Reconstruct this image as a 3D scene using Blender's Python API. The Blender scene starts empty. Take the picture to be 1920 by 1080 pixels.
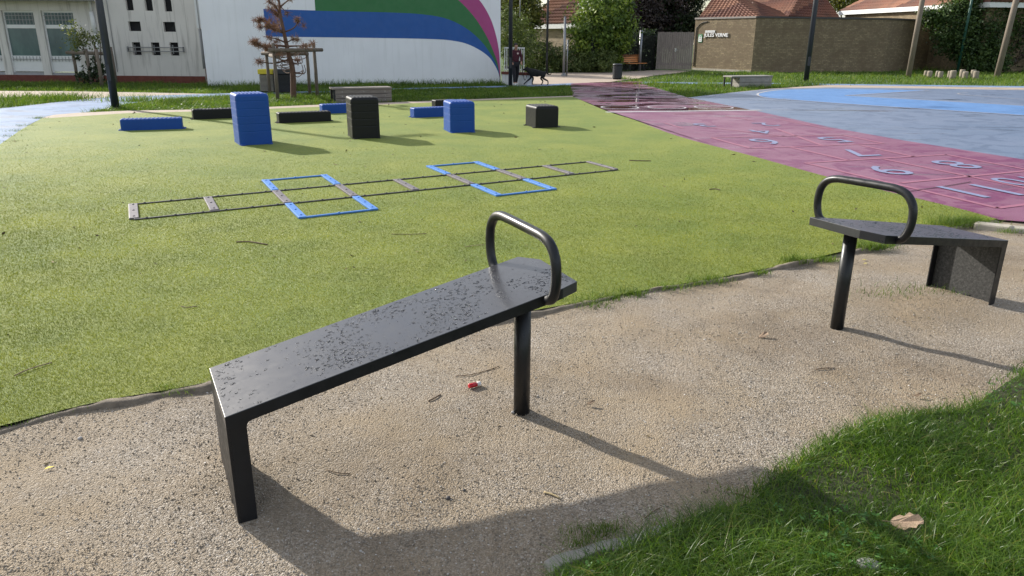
import bpy, bmesh, math, random
import numpy as np
from mathutils import Vector, Matrix
random.seed(7); RNG = np.random.default_rng(11)
S = bpy.context.scene
COL = S.collection
# ------------------------------------------------------------------ camera
CF, CYH, CH = 1400.0, 75.0, 1.75          # focal length in px of a 1920 px frame, horizon row, eye height (m)
CTH = math.atan((540 - CYH) / CF); CRO = math.radians(.35)
_c, _s = math.cos(CTH), math.sin(CTH); _cr, _sr = math.cos(CRO), math.sin(CRO)
FW = np.array([0, _c, -_s]); _r0 = np.array([1., 0, 0]); _u0 = np.array([0, _s, _c])
RI = _cr * _r0 + _sr * _u0; UP = -_sr * _r0 + _cr * _u0
cd = bpy.data.cameras.new('camera'); cam = bpy.data.objects.new('camera', cd); COL.objects.link(cam)
cd.sensor_width = 36; cd.lens = 36 * CF / 1920; cd.clip_start = .05; cd.clip_end = 2000
M = Matrix(((RI[0], UP[0], -FW[0], 0), (RI[1], UP[1], -FW[1], 0), (RI[2], UP[2], -FW[2], CH), (0, 0, 0, 1)))
cam.matrix_world = M
S.camera = cam
# ------------------------------------------------------------------ light
SUN_EL = math.radians(26); SUN_DIR = np.array([-.766, .643])   # towards the sun, on the ground
w = bpy.data.worlds.new('World'); S.world = w; w.use_nodes = True
nt = w.node_tree; nt.nodes.clear()
sky = nt.nodes.new('ShaderNodeTexSky'); sky.sky_type = 'NISHITA'; sky.sun_disc = False
sky.sun_elevation = SUN_EL; sky.sun_rotation = math.atan2(SUN_DIR[0], SUN_DIR[1]); sky.dust_density = 1.2; sky.air_density = 1.0
bg = nt.nodes.new('ShaderNodeBackground'); bg.inputs[1].default_value = .118
# broken white cloud over the blue
tc = nt.nodes.new('ShaderNodeTexCoord'); mp = nt.nodes.new('ShaderNodeMapping'); mp.inputs['Scale'].default_value = (1, 1, 2.2)
nz = nt.nodes.new('ShaderNodeTexNoise'); nz.inputs['Scale'].default_value = 2.3; nz.inputs['Detail'].default_value = 6
rp = nt.nodes.new('ShaderNodeValToRGB'); rp.color_ramp.elements[0].position = .42; rp.color_ramp.elements[1].position = .58
mx = nt.nodes.new('ShaderNodeMix'); mx.data_type = 'RGBA'; mx.inputs[7].default_value = (7.6, 7.7, 7.9, 1)
mf = nt.nodes.new('ShaderNodeMath'); mf.operation = 'MULTIPLY'; mf.inputs[1].default_value = .75
out = nt.nodes.new('ShaderNodeOutputWorld')
L = nt.links.new
L(tc.outputs['Generated'], mp.inputs[0]); L(mp.outputs[0], nz.inputs[0]); L(nz.outputs[0], rp.inputs[0])
L(rp.outputs[0], mf.inputs[0]); L(mf.outputs[0], mx.inputs[0]); L(sky.outputs[0], mx.inputs[6]); L(mx.outputs[2], bg.inputs[0]); L(bg.outputs[0], out.inputs[0])
sd = bpy.data.lights.new('sun', 'SUN'); sd.energy = 5.0; sd.angle = math.radians(1.1); sd.color = (1, .95, .86)
so = bpy.data.objects.new('sun', sd); COL.objects.link(so)
_d = Vector((-SUN_DIR[0] * math.cos(SUN_EL), -SUN_DIR[1] * math.cos(SUN_EL), -math.sin(SUN_EL)))
so.rotation_euler = _d.to_track_quat('-Z', 'Y').to_euler(); so.location = (-20, 20, 20)
S.view_settings.view_transform = 'Standard'; S.view_settings.look = 'None'; S.view_settings.exposure = .50; S.view_settings.gamma = 1

# ------------------------------------------------------------------ surveying: photo direction -> real point
def ray(u, v): return FW * CF + RI * (u - 960) + UP * (540 - v)
def G(u, v, z=0.):
    d = ray(u, v); t = (z - CH) / d[2]; return np.array([d[0] * t, d[1] * t, z])
def PD(u, v, y):
    d = ray(u, v); t = y / d[1]; return np.array([d[0] * t, y, CH + d[2] * t])
class Facade:
    """vertical plane through two ground points; s runs along it, z up, local y away from the viewer"""
    def __init__(f, p0, p1):
        f.p0 = np.array(p0[:2], float); d = np.array(p1[:2], float) - f.p0; f.len = np.linalg.norm(d); f.d = d / f.len
        f.n = np.array([-f.d[1], f.d[0]]); f.rot = math.atan2(f.d[1], f.d[0])
    def px(f, u, v):
        d = ray(u, v); t = (f.p0 @ f.n) / (d[:2] @ f.n); X = d * t
        return float((X[:2] - f.p0) @ f.d), float(CH + X[2])
    def rect(f, u0, v0, u1, v1, u2=None, u3=None):
        a = f.px(u0, v0); b = f.px(u1, v1); return min(a[0], b[0]), max(a[0], b[0]), min(a[1], b[1]), max(a[1], b[1])

# ------------------------------------------------------------------ materials
def mat(name, col, rough=.6, metal=0., spec=.5):
    m = bpy.data.materials.new(name); m.use_nodes = True; b = m.node_tree.nodes['Principled BSDF']
    b.inputs['Base Color'].default_value = (*col, 1); b.inputs['Roughness'].default_value = rough; b.inputs['Metallic'].default_value = metal
    b.inputs['Specular IOR Level'].default_value = spec
    return m
class N:
    def __init__(s, m): s.m = m; s.t = m.node_tree; s.b = s.t.nodes['Principled BSDF']
    def n(s, t, **k):
        x = s.t.nodes.new('ShaderNode' + t)
        for a, v in k.items():
            if a in x.inputs: x.inputs[a].default_value = v
            else: setattr(x, a, v)
        return x
    def l(s, a, b): s.t.links.new(a, b)
    def coord(s, scale=(1, 1, 1), kind='Object'):
        c = s.n('TexCoord'); mp = s.n('Mapping'); mp.inputs['Scale'].default_value = scale; s.l(c.outputs[kind], mp.inputs[0]); return mp.outputs[0]
    def noise(s, scale, detail=4, rough=.55, vec=None, dist=0.):
        x = s.n('TexNoise'); x.inputs['Scale'].default_value = scale; x.inputs['Detail'].default_value = detail; x.inputs['Roughness'].default_value = rough; x.inputs['Distortion'].default_value = dist
        s.l(vec if vec is not None else s.coord(), x.inputs['Vector']); return x.outputs[0]
    def ramp(s, f, stops, interp='LINEAR'):
        x = s.n('ValToRGB'); e = x.color_ramp.elements; x.color_ramp.interpolation = interp
        while len(e) < len(stops): e.new(.5)
        for q, (p, c) in zip(e, stops):
            q.position = p; q.color = (*c, 1) if hasattr(c, '__len__') else (c, c, c, 1)
        s.l(f, x.inputs[0]); return x.outputs[0]
    def mix(s, f, a, b, mode='MIX'):
        x = s.n('Mix'); x.data_type = 'RGBA'; x.blend_type = mode
        for i, v in ((0, f), (6, a), (7, b)):
            if hasattr(v, 'is_linked'): s.l(v, x.inputs[i])
            elif i == 0: x.inputs[0].default_value = v
            else: x.inputs[i].default_value = (*v, 1) if hasattr(v, '__len__') else (v, v, v, 1)
        return x.outputs[2]
    def math(s, op, a, b=0.):
        x = s.n('Math'); x.operation = op
        for i, v in enumerate((a, b)):
            if hasattr(v, 'is_linked'): s.l(v, x.inputs[i])
            else: x.inputs[i].default_value = v
        return x.outputs[0]
    def bump(s, h, strength=.3, dist=.01, prev=None):
        x = s.n('Bump'); x.inputs['Strength'].default_value = strength; x.inputs['Distance'].default_value = dist; s.l(h, x.inputs['Height'])
        if prev is not None: s.l(prev, x.inputs['Normal'])
        s.l(x.outputs[0], s.b.inputs['Normal']); return x.outputs[0]
    def col(s, c): s.l(c, s.b.inputs['Base Color'])
    def rough(s, c): s.l(c, s.b.inputs['Roughness'])

def worn(name, col, rough=.6, metal=0., var=.18, scale=6., bump=.1, bscale=60.):
    m = mat(name, col, rough, metal); q = N(m)
    n1 = q.noise(scale, 5)
    q.col(q.mix(n1, tuple(c * (1 - var * 1.6) for c in col), tuple(min(1, c * (1 + var * 1.4)) for c in col)))
    q.rough(q.ramp(q.noise(scale * 2.3, 4), [(.3, max(.05, rough - .12)), (.7, min(1, rough + .12))]))
    if bump: q.bump(q.noise(bscale, 3), bump, .004)
    return m
MT = {}
MT['black_metal'] = worn('black_metal', (.012, .0125, .014), .38, 0, .2, 9, .03, 300)
def seat_mat():
    m = mat('bench_paint', (.05, .05, .056), .3, 0, .5); m.node_tree.nodes['Principled BSDF'].inputs['Coat Weight'].default_value = .35; m.node_tree.nodes['Principled BSDF'].inputs['Coat Roughness'].default_value = .16; q = N(m)
    n = q.noise(3.5, 5); q.col(q.mix(n, (.034, .0343, .039), (.046, .046, .052)))
    q.rough(q.ramp(q.noise(14, 6, .7), [(.35, .27), (.7, .40)]))
    q.bump(q.noise(900, 2), .06, .0006); return m
MT['bench_paint'] = seat_mat()
MT['shaded_bench_paint'] = worn('shaded_bench_paint', (.0125, .0127, .0145), .42, 0, .25, 9, .03, 300); MT['shaded_bench_paint'].node_tree.nodes['Principled BSDF'].inputs['Specular IOR Level'].default_value = .28; MT['black_metal'].node_tree.nodes['Principled BSDF'].inputs['Specular IOR Level'].default_value = .4  # leg frame: same bench paint, with the shade on its sides put into the colour
def bench2_leg():
    m = mat('dusty_black', (.03, .03, .03), .7); q = N(m)
    n = q.noise(55, 6, .75); q.col(q.ramp(n, [(.35, (.016, .016, .016)), (.55, (.05, .049, .047)), (.75, (.12, .115, .11))])); return m
MT['dusty_black'] = bench2_leg()
def water():
    m = mat('water', (.9, .92, .95), .02); b = m.node_tree.nodes['Principled BSDF']; b.inputs['Transmission Weight'].default_value = 1.; b.inputs['IOR'].default_value = 1.33; return m
MT['water'] = water()
def plastic(name, c):
    m = mat(name, c, .45, 0, .3); q = N(m)
    q.col(q.mix(q.noise(3, 5), tuple(x * .82 for x in c), tuple(min(1, x * 1.15) for x in c)))
    q.rough(q.ramp(q.noise(25, 4), [(.3, .38), (.7, .55)])); q.bump(q.noise(500, 2), .1, .001); return m
MT['blue_plastic'] = plastic('blue_plastic', (.006, .062, .30)); MT['black_plastic'] = plastic('black_plastic', (.006, .0062, .007))
MT['steel'] = worn('steel', (.5, .5, .5), .3, .9, .1)
MT['ladder_grey'] = worn('ladder_grey', (.15, .13, .14), .5, 0, .3, 8, .1)
MT['ladder_blue'] = worn('ladder_blue', (.06, .21, .58), .45, 0, .15, 8, .05)
MT['ladder_black'] = worn('ladder_black', (.05, .046, .048), .55, 0, .3, 8, .1)
def gravel():
    m = mat('gravel', (.36, .3, .23), .9); q = N(m); v = q.coord()
    big = q.noise(1.1, 5, .6, v, .3); med = q.noise(7, 4, .6, v)
    vor = q.n('TexVoronoi'); vor.inputs['Scale'].default_value = 170; q.l(v, vor.inputs['Vector'])
    vor2 = q.n('TexVoronoi'); vor2.inputs['Scale'].default_value = 75; q.l(v, vor2.inputs['Vector'])
    sand = q.mix(med, (.235, .17, .10), (.36, .28, .18))
    sx = q.n('SeparateColor'); q.l(vor.outputs['Color'], sx.inputs[0])
    stone = q.ramp(sx.outputs[0], [(0, (.16, .13, .10)), (.3, (.245, .203, .155)), (.6, (.31, .262, .205)), (.85, (.375, .33, .275)), (1, (.50, .46, .415))])
    f = q.ramp(big, [(.38, .2), (.62, .92)])
    damp = q.ramp(q.noise(.75, 5, .65, v, .6), [(.5, 0.), (.68, 1.)])
    q.col(q.mix(damp, q.mix(f, sand, stone), q.mix(1, q.mix(f, sand, stone), (.72, .69, .66), 'MULTIPLY')))
    h = q.math('ADD', q.math('MULTIPLY', vor.outputs['Distance'], -.55), q.math('MULTIPLY', vor2.outputs['Distance'], -.4))
    q.bump(h, .9, .012); return m
MT['gravel'] = gravel()
def attr_col(name, stops, rough=.7, trans=.35, tcol=None, nscale=None, spec=.4):
    """leaf / blade material: colour by a per-leaf random attribute, some light through the leaf"""
    m = mat(name, stops[0][1], rough, 0, spec); q = N(m)
    a = q.n('Attribute'); a.attribute_name = 'rnd'; c = q.ramp(a.outputs['Fac'], stops)
    if nscale:
        n = q.noise(nscale, 3); c = q.mix(q.ramp(n, [(.35, .0), (.65, 1.)]), q.mix(1, c, (.62, .66, .6), 'MULTIPLY'), q.mix(1, c, (1.25, 1.18, 1.1), 'MULTIPLY'))
    q.col(c)
    if trans:
        t = q.n('BsdfTranslucent'); ms = q.n('MixShader'); ms.inputs[0].default_value = trans
        q.l(q.mix(1, c, tcol or (1.3, 1.35, .7), 'MULTIPLY'), t.inputs[0]); q.l(q.b.outputs[0], ms.inputs[1]); q.l(t.outputs[0], ms.inputs[2])
        q.l(ms.outputs[0], q.t.nodes['Material Output'].inputs[0])
    return m
MT['grass'] = attr_col('grass', [(0, (.035, .09, .011)), (.5, (.085, .17, .020)), (.88, (.145, .235, .030)), (.96, (.17, .23, .05)), (1, (.34, .29, .13))], .36, .45, nscale=2.2)
MT['far_grass'] = attr_col('far_grass', [(0, (.06, .115, .016)), (.5, (.10, .18, .022)), (.9, (.15, .22, .03)), (1, (.26, .25, .09))], .6, .4, nscale=.8)
MT['clover'] = attr_col('clover', [(0, (.045, .13, .02)), (1, (.08, .19, .03))], .5, .35)
TURF = [(0, (.15, .20, .02)), (.45, (.235, .28, .03)), (.8, (.31, .345, .045)), (1, (.44, .43, .12))]
MT['turf_blade'] = attr_col('turf_blade', TURF, .5, .3, (1.1, 1.1, .8), nscale=1.3)
def turf_base():
    m = mat('turf', (.2, .25, .04), .8); q = N(m); v = q.coord()
    fine = q.noise(140, 3, .7, v); med = q.noise(22, 4, .65, v); big = q.noise(.9, 4, .6, v, .4)
    c = q.ramp(fine, [(.25, (.10, .145, .018)), (.5, (.19, .235, .032)), (.75, (.29, .32, .06))])
    c = q.mix(q.ramp(med, [(.3, .0), (.7, 1.)]), q.mix(1, c, (.85, .88, .8), 'MULTIPLY'), q.mix(1, c, (1.12, 1.08, 1.05), 'MULTIPLY'))
    c = q.mix(q.ramp(big, [(.35, .0), (.68, 1.)]), q.mix(1, c, (.80, .88, .82), 'MULTIPLY'), q.mix(1, c, (1.16, 1.08, 1.1), 'MULTIPLY'))
    q.col(c); q.bump(fine, .8, .012); return m
MT['turf'] = turf_base()
def lawn():
    m = mat('lawn', (.06, .1, .02), .9); q = N(m); v = q.coord()
    a = q.noise(30, 4, .7, v); b = q.noise(1.6, 4, .6, v)
    c = q.ramp(a, [(.3, (.025, .05, .008)), (.55, (.06, .115, .016)), (.8, (.10, .15, .03))])
    q.col(q.mix(q.ramp(b, [(.55, 0.), (.75, .7)]), c, (.10, .085, .045))); q.bump(a, .9, .03); return m
MT['lawn'] = lawn()
def soil():
    m = mat('soil', (.05, .04, .02), .95); q = N(m); a = q.noise(60, 5, .7); q.col(q.ramp(a, [(.3, (.02, .03, .008)), (.7, (.07, .07, .03))])); q.bump(a, 1, .02); return m
MT['soil'] = soil()
def court(name, c1, c2, stain, wetlo, wethi, stretch=(.35, 1.6, 1), wscale=.8, wr=.06, dry=(.5, .72)):
    """painted tarmac, patchy, with a wet film that lowers the roughness in patches"""
    m = mat(name, c1, .6); q = N(m); v = q.coord()
    big = q.noise(.7, 5, .62, v, .5); speck = q.noise(190, 3, .7, v); wet = q.noise(wscale, 5, .6, q.coord(stretch), .8)
    c = q.mix(q.ramp(big, [(.36, 0.), (.64, 1.)]), c1, c2)
    c = q.mix(q.ramp(q.noise(1.9, 4, .6, v, 1.), [(.52, 0.), (.57, .75)]), c, stain)
    c = q.mix(q.ramp(speck, [(.3, .35), (.6, 0.)]), c, tuple(x * .5 for x in c1))
    wf = q.ramp(wet, [(wetlo, 0.), (wethi, 1.)])
    q.col(q.mix(wf, c, q.mix(1, c, (.5, .5, .52), 'MULTIPLY')))
    q.rough(q.mix(wf, q.ramp(speck, [(.3, dry[0]), (.7, dry[1])]), wr))
    bp = q.n('Bump'); bp.inputs['Distance'].default_value = .004; q.l(speck, bp.inputs['Height'])
    q.l(q.math('MULTIPLY', q.math('SUBTRACT', 1., wf), .55), bp.inputs['Strength']); q.l(bp.outputs[0], q.b.inputs['Normal']); return m
MT['pink_court'] = court('pink_court', (.215, .058, .115), (.28, .11, .17), (.165, .014, .08), .55, .68, (.35, 1.6, 1), .8, .1, (.34, .55))
MT['wet_pink'] = court('wet_pink', (.17, .035, .075), (.24, .075, .12), (.13, .012, .055), .40, .55, (.5, 1.3, 1), 1.0)
MT['blue_court'] = court('blue_court', (.145, .19, .28), (.18, .22, .31), (.105, .14, .215), .58, .70, (.35, 1.6, 1), .8, .1, (.36, .58))
MT['bright_blue'] = court('bright_blue', (.10, .23, .48), (.125, .26, .52), (.09, .20, .42), .62, .75)
MT['blue_path'] = court('blue_path', (.19, .28, .44), (.24, .32, .47), (.15, .21, .33), .52, .75, (.5, 1.6, 1), .8, .36, (.66, .85)); MT['blue_path'].node_tree.nodes['Principled BSDF'].inputs['Specular IOR Level'].default_value = .22
MT['beige_path'] = worn('beige_path', (.40, .32, .25), .85, 0, .12, 3, .3, 120)
MT['paint_white'] = worn('paint_white', (.50, .48, .49), .55, 0, .3, 9, .05)
def paint(name, col, under, amount=.6):
    m = mat(name, col, .5); q = N(m); n = q.noise(26, 5, .75); f = q.ramp(n, [(.50, 0.), (.66, amount)]); q.col(q.mix(f, q.mix(q.noise(3, 4), tuple(c * .88 for c in col), col), under)); return m
MT['paint_pink'] = paint('paint_pink', (.38, .135, .195), (.23, .085, .13), .8)
MT['paint_blue'] = paint('paint_blue', (.235, .275, .43), (.24, .12, .18), .75)
MT['kerb'] = worn('kerb', (.20, .165, .125), .95, 0, .5, 16, 1., 110)
MT['kerb_pale'] = worn('kerb_pale', (.40, .36, .30), .9, 0, .3, 9, .6, 70)
def render_wall(name, col, streak=.25, st=(.12, .11, .09)):
    m = mat(name, col, .85); q = N(m)
    s = q.noise(3, 5, .6, q.coord((2.2, 2.2, .16)), .2); b = q.noise(.6, 4)
    c = q.mix(q.ramp(b, [(.3, 0.), (.7, 1.)]), tuple(x * .93 for x in col), tuple(min(1, x * 1.03) for x in col))
    q.col(q.mix(q.ramp(s, [(.52, 0.), (.75, streak)]), c, st)); q.bump(q.noise(90, 3), .12, .004); return m
MT['cream_wall'] = render_wall('cream_wall', (.66, .63, .59), .6)
MT['white_wall'] = render_wall('white_wall', (.88, .88, .90), .22, (.5, .5, .48))
MT['low_white'] = render_wall('low_white', (.74, .74, .74), .2)
MT['mural_blue'] = worn('mural_blue', (.018, .10, .36), .6, 0, .08, 2, 0); MT['mural_green'] = worn('mural_green', (.035, .17, .055), .6, 0, .08, 2, 0)
MT['mural_magenta'] = worn('mural_magenta', (.42, .065, .22), .6, 0, .08, 2, 0)
MT['plinth_red'] = worn('plinth_red', (.15, .045, .032), .9, 0, .25, 5, .3)
MT['white_trim'] = worn('white_trim', (.74, .74, .73), .55, 0, .06, 3, 0)
MT['grey_trim'] = worn('grey_trim', (.3, .3, .31), .6, 0, .1, 3, 0)
MT['dark_void'] = worn('dark_void', (.006, .0055, .007), .8, 0, .2, 3, 0)
def glass():
    m = mat('window_glass', (.06, .115, .115), .12); q = N(m); n = q.noise(2.2, 4, .6, q.coord((1, 1, .35)))
    q.col(q.ramp(n, [(.3, (.045, .085, .09)), (.7, (.10, .17, .165))])); return m
MT['window_glass'] = glass()
def brick(name, cs, mortar, sc=1.):
    m = mat(name, cs[0], .9); q = N(m)
    t = q.n('TexCoord'); sp = q.n('SeparateXYZ'); q.l(t.outputs['Object'], sp.inputs[0])
    cb = q.n('CombineXYZ'); q.l(q.math('ADD', sp.outputs[0], sp.outputs[1]), cb.inputs[0]); q.l(sp.outputs[2], cb.inputs[1])
    br = q.n('TexBrick'); q.l(cb.outputs[0], br.inputs['Vector'])
    br.inputs['Scale'].default_value = 1; br.inputs['Brick Width'].default_value = .23 * sc; br.inputs['Row Height'].default_value = .078 * sc; br.inputs['Mortar Size'].default_value = .011 * sc; br.inputs['Bias'].default_value = 0
    br.inputs['Color1'].default_value = (*cs[0], 1); br.inputs['Color2'].default_value = (*cs[1], 1); br.inputs['Mortar'].default_value = (*mortar, 1)
    n = q.noise(1.1, 6, .7, t.outputs['Object']); fine = q.noise(5.5, 4, .7, cb.outputs[0])
    c = q.mix(q.ramp(n, [(.40, 0.), (.62, .75)]), br.outputs[0], cs[2]); c = q.mix(q.ramp(fine, [(.38, .8), (.56, 0.)]), c, tuple(x * .4 for x in cs[0]))
    q.col(c); q.bump(br.outputs[1], -.7, .012); return m
MT['brick'] = brick('brick', [(.37, .285, .165), (.21, .155, .09), (.15, .105, .065)], (.13, .11, .085), 1.15)
MT['house_brick'] = brick('house_brick', [(.40, .31, .21), (.33, .25, .165), (.28, .21, .14)], (.34, .29, .22))
MT['coping'] = worn('coping', (.06, .055, .055), .7); MT['coping_sunlit'] = worn('coping_sunlit', (.28, .25, .23), .7)  # second coping is a paler copy, sunlight on the left run painted in
def tiles():
    m = mat('roof_tile', (.22, .08, .05), .8); q = N(m)
    a = q.n('Attribute'); a.attribute_name = 'rnd'
    c = q.ramp(a.outputs['Fac'], [(0, (.13, .05, .035)), (.5, (.23, .095, .058)), (1, (.32, .15, .09))]); n = q.noise(.8, 4)
    q.col(q.mix(q.ramp(n, [(.45, 0.), (.7, .5)]), c, (.10, .06, .045))); return m
MT['roof_tile'] = tiles()
def wood(name, c1, c2, sc=(1, 1, 1), rough=.85):
    m = mat(name, c1, rough); q = N(m); v = q.coord(sc)
    n = q.noise(6, 6, .7, v, .4); f = q.noise(30, 3, .6, v)
    q.col(q.mix(q.ramp(n, [(.3, 0.), (.7, 1.)]), c1, c2)); q.bump(f, .5, .006); return m
MT['stake_wood'] = wood('stake_wood', (.10, .075, .055), (.20, .165, .13), (3, 3, .5)); MT['log_wood'] = wood('log_wood', (.20, .165, .12), (.36, .31, .245), (3, 3, .6))
MT['gate_wood'] = wood('gate_wood', (.13, .10, .085), (.36, .31, .28), (9, 9, .3)); MT['grey_plank'] = wood('grey_plank', (.15, .125, .11), (.27, .235, .21), (.6, 3, 6))
MT['orange_wood'] = wood('orange_wood', (.50, .17, .045), (.62, .25, .08), (.6, 4, 4), .45); MT['pole_wood'] = wood('pole_wood', (.15, .12, .095), (.27, .22, .175), (4, 4, .4))
MT['bark'] = wood('bark', (.06, .042, .03), (.13, .095, .07), (4, 4, 1)); MT['pine_bark'] = wood('pine_bark', (.075, .038, .024), (.17, .095, .06), (5, 5, 1.5))
MT['concrete'] = worn('concrete', (.30, .28, .25), .9, 0, .25, 5, .5, 50)
MT['lamp_paint'] = worn('lamp_paint', (.022, .025, .033), .45, 0, .15, 4, 0); MT['galvanised'] = worn('galvanised', (.26, .265, .28), .42, .7, .15, 5, 0)
MT['green_paint'] = worn('green_paint', (.012, .07, .05), .5, 0, .1, 4, 0); MT['fence_black'] = worn('fence_black', (.010, .012, .012), .6, 0, .1, 4, 0)
MT['yellow'] = worn('yellow', (.62, .50, .03), .5, 0, .1, 4, 0); MT['bin_grey'] = worn('bin_grey', (.03, .033, .04), .5, 0, .15, 4, 0); MT['bin_pale'] = worn('bin_pale', (.30, .27, .21), .6, 0, .15, 4, 0)
MT['skin'] = mat('skin', (.40, .22, .15), .6); MT['maroon'] = worn('maroon', (.065, .012, .022), .9, 0, .15, 8, .2); MT['trouser'] = worn('trouser', (.016, .015, .019), .9, 0, .2, 8, .2)
MT['hair'] = mat('hair', (.012, .009, .008), .6); MT['shoe'] = mat('shoe', (.65, .64, .62), .6); MT['dog_fur'] = worn('dog_fur', (.005, .0045, .0045), .8, 0, .3, 10, .2); MT['leash'] = mat('leash', (.02, .02, .02), .6)
MT['badge'] = mat('badge', (.6, .45, .42), .6)
MT['text_white'] = mat('text_white', (.85, .85, .85), .6); MT['text_grey'] = mat('text_grey', (.3, .3, .3), .6); MT['sign_green'] = mat('sign_green', (.05, .30, .13), .5)
MT['red_gloss'] = mat('red_gloss', (.55, .012, .025), .2); MT['cap_white'] = mat('cap_white', (.78, .76, .74), .35); MT['yellow_paper'] = mat('yellow_paper', (.75, .62, .03), .7)
MT['dry_leaf'] = wood('dry_leaf', (.21, .14, .095), (.34, .245, .165), (8, 8, 8)); MT['twig'] = wood('twig', (.10, .065, .04), (.22, .155, .10), (10, 10, 10))
MT['stone'] = worn('stone', (.42, .40, .38), .8, 0, .2, 30, .3); MT['straw'] = worn('straw', (.42, .33, .18), .8)
def leafmat(name, dark, mid, light, tr=.3): return attr_col(name, [(0, dark), (.55, mid), (1, light)], .55, tr, nscale=1.1)
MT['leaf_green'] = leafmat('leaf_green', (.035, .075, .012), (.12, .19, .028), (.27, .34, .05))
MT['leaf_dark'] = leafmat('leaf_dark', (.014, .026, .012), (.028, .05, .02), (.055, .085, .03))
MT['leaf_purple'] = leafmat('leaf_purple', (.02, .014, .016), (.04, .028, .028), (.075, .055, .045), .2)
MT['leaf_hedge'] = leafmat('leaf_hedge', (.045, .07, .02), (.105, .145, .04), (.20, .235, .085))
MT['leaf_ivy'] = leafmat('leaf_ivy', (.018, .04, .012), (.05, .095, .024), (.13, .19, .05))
MT['leaf_yellow'] = leafmat('leaf_yellow', (.05, .07, .012), (.13, .14, .025), (.24, .22, .05))
MT['leaf_pale'] = leafmat('leaf_pale', (.06, .085, .02), (.14, .17, .05), (.28, .29, .13))
MT['needle_brown'] = attr_col('needle_brown', [(0, (.09, .04, .025)), (.5, (.22, .115, .07)), (.85, (.32, .20, .12)), (1, (.08, .075, .04))], .8, .2, (1, 1, 1))

# ------------------------------------------------------------------ mesh helpers
class MB:
    def __init__(s): s.bm = bmesh.new()
    def face(s, pts):
        vs = [s.bm.verts.new(tuple(map(float, p))) for p in pts]
        try: return s.bm.faces.new(vs)
        except ValueError: return None
    def box(s, c, size, rot=None):
        m = Matrix.Translation(Vector(tuple(map(float, c))))
        if rot is not None: m = m @ (rot if isinstance(rot, Matrix) else Matrix.Rotation(rot, 4, 'Z'))
        m = m @ Matrix.Diagonal((*[float(x) for x in size], 1)); bmesh.ops.create_cube(s.bm, size=1, matrix=m); return s
    def span(s, x0, x1, y0, y1, z0, z1): return s.box(((x0 + x1) / 2, (y0 + y1) / 2, (z0 + z1) / 2), (x1 - x0, y1 - y0, z1 - z0))
    def tube(s, pts, r, n=8, cap=True, closed=False):
        P = [Vector(tuple(map(float, p))) for p in pts]; k = len(P); R = list(r) if hasattr(r, '__len__') else [r] * k
        T = []
        for i in range(k):
            a = P[(i - 1) % k] if closed or i > 0 else P[i]; b = P[(i + 1) % k] if closed or i < k - 1 else P[i]
            T.append((b - a).normalized())
        u = T[0].orthogonal().normalized(); rings = []
        for i in range(k):
            u = (u - T[i] * u.dot(T[i])).normalized(); v = T[i].cross(u)
            rings.append([s.bm.verts.new(P[i] + (u * math.cos(2 * math.pi * j / n) + v * math.sin(2 * math.pi * j / n)) * R[i]) for j in range(n)])
        for i in range(k if closed else k - 1):
            A, B = rings[i], rings[(i + 1) % k]
            for j in range(n):
                f = s.bm.faces.new((A[j], A[(j + 1) % n], B[(j + 1) % n], B[j])); f.smooth = True
        if cap and not closed: s.bm.faces.new(rings[0][::-1]); s.bm.faces.new(rings[-1])
        return s
    def cyl(s, p0, p1, r0, r1=None, n=12): return s.tube([p0, p1], [r0, r0 if r1 is None else r1], n)
    def lathe(s, prof, n=16, c=(0, 0)):
        rings = [[s.bm.verts.new((c[0] + r * math.cos(2 * math.pi * j / n), c[1] + r * math.sin(2 * math.pi * j / n), z)) for j in range(n)] for r, z in prof]
        for A, B in zip(rings, rings[1:]):
            for j in range(n): s.bm.faces.new((A[j], A[(j + 1) % n], B[(j + 1) % n], B[j])).smooth = True
        s.bm.faces.new(rings[0][::-1]); s.bm.faces.new(rings[-1]); return s
    def prism(s, poly, z0, z1):
        """poly in xy; z0/z1 numbers or functions of (x, y)"""
        f0 = z0 if callable(z0) else (lambda x, y: z0); f1 = z1 if callable(z1) else (lambda x, y: z1)
        lo = [s.bm.verts.new((x, y, f0(x, y))) for x, y in poly]; hi = [s.bm.verts.new((x, y, f1(x, y))) for x, y in poly]
        s.bm.faces.new(hi); s.bm.faces.new(lo[::-1]); n = len(poly)
        for i in range(n): s.bm.faces.new((lo[i], lo[(i + 1) % n], hi[(i + 1) % n], hi[i]))
        return s
    def ball(s, c, r, sub=1):
        rr = r if hasattr(r, '__len__') else (r, r, r)
        bmesh.ops.create_icosphere(s.bm, subdivisions=sub, radius=1, matrix=Matrix.Translation(Vector(tuple(map(float, c)))) @ Matrix.Diagonal((*rr, 1))); return s
    def build(s, name, m, parent=None, bevel=0., smooth=False, recalc=True):
        if recalc: bmesh.ops.recalc_face_normals(s.bm, faces=s.bm.faces)
        me = bpy.data.meshes.new(name); s.bm.to_mesh(me); s.bm.free()
        if smooth:
            for p in me.polygons: p.use_smooth = True
        return link(name, me, m, parent, bevel)
def link(name, me, m, parent=None, bevel=0.):
    o = bpy.data.objects.new(name, me); COL.objects.link(o)
    if isinstance(m, str): m = MT[m]
    if m is not None: me.materials.append(m)
    if parent is not None: o.parent = parent
    if bevel:
        b = o.modifiers.new('bevel', 'BEVEL'); b.width = bevel; b.segments = 2; b.limit_method = 'ANGLE'; b.angle_limit = math.radians(40)
    return o
def thing(name, label, cat, loc=(0, 0, 0), rotz=0., group=None):
    o = bpy.data.objects.new(name, None); o.empty_display_size = .2; COL.objects.link(o); o.location = tuple(map(float, loc)); o.rotation_euler = (0, 0, rotz)
    return tag(o, label, cat, group)
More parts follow.
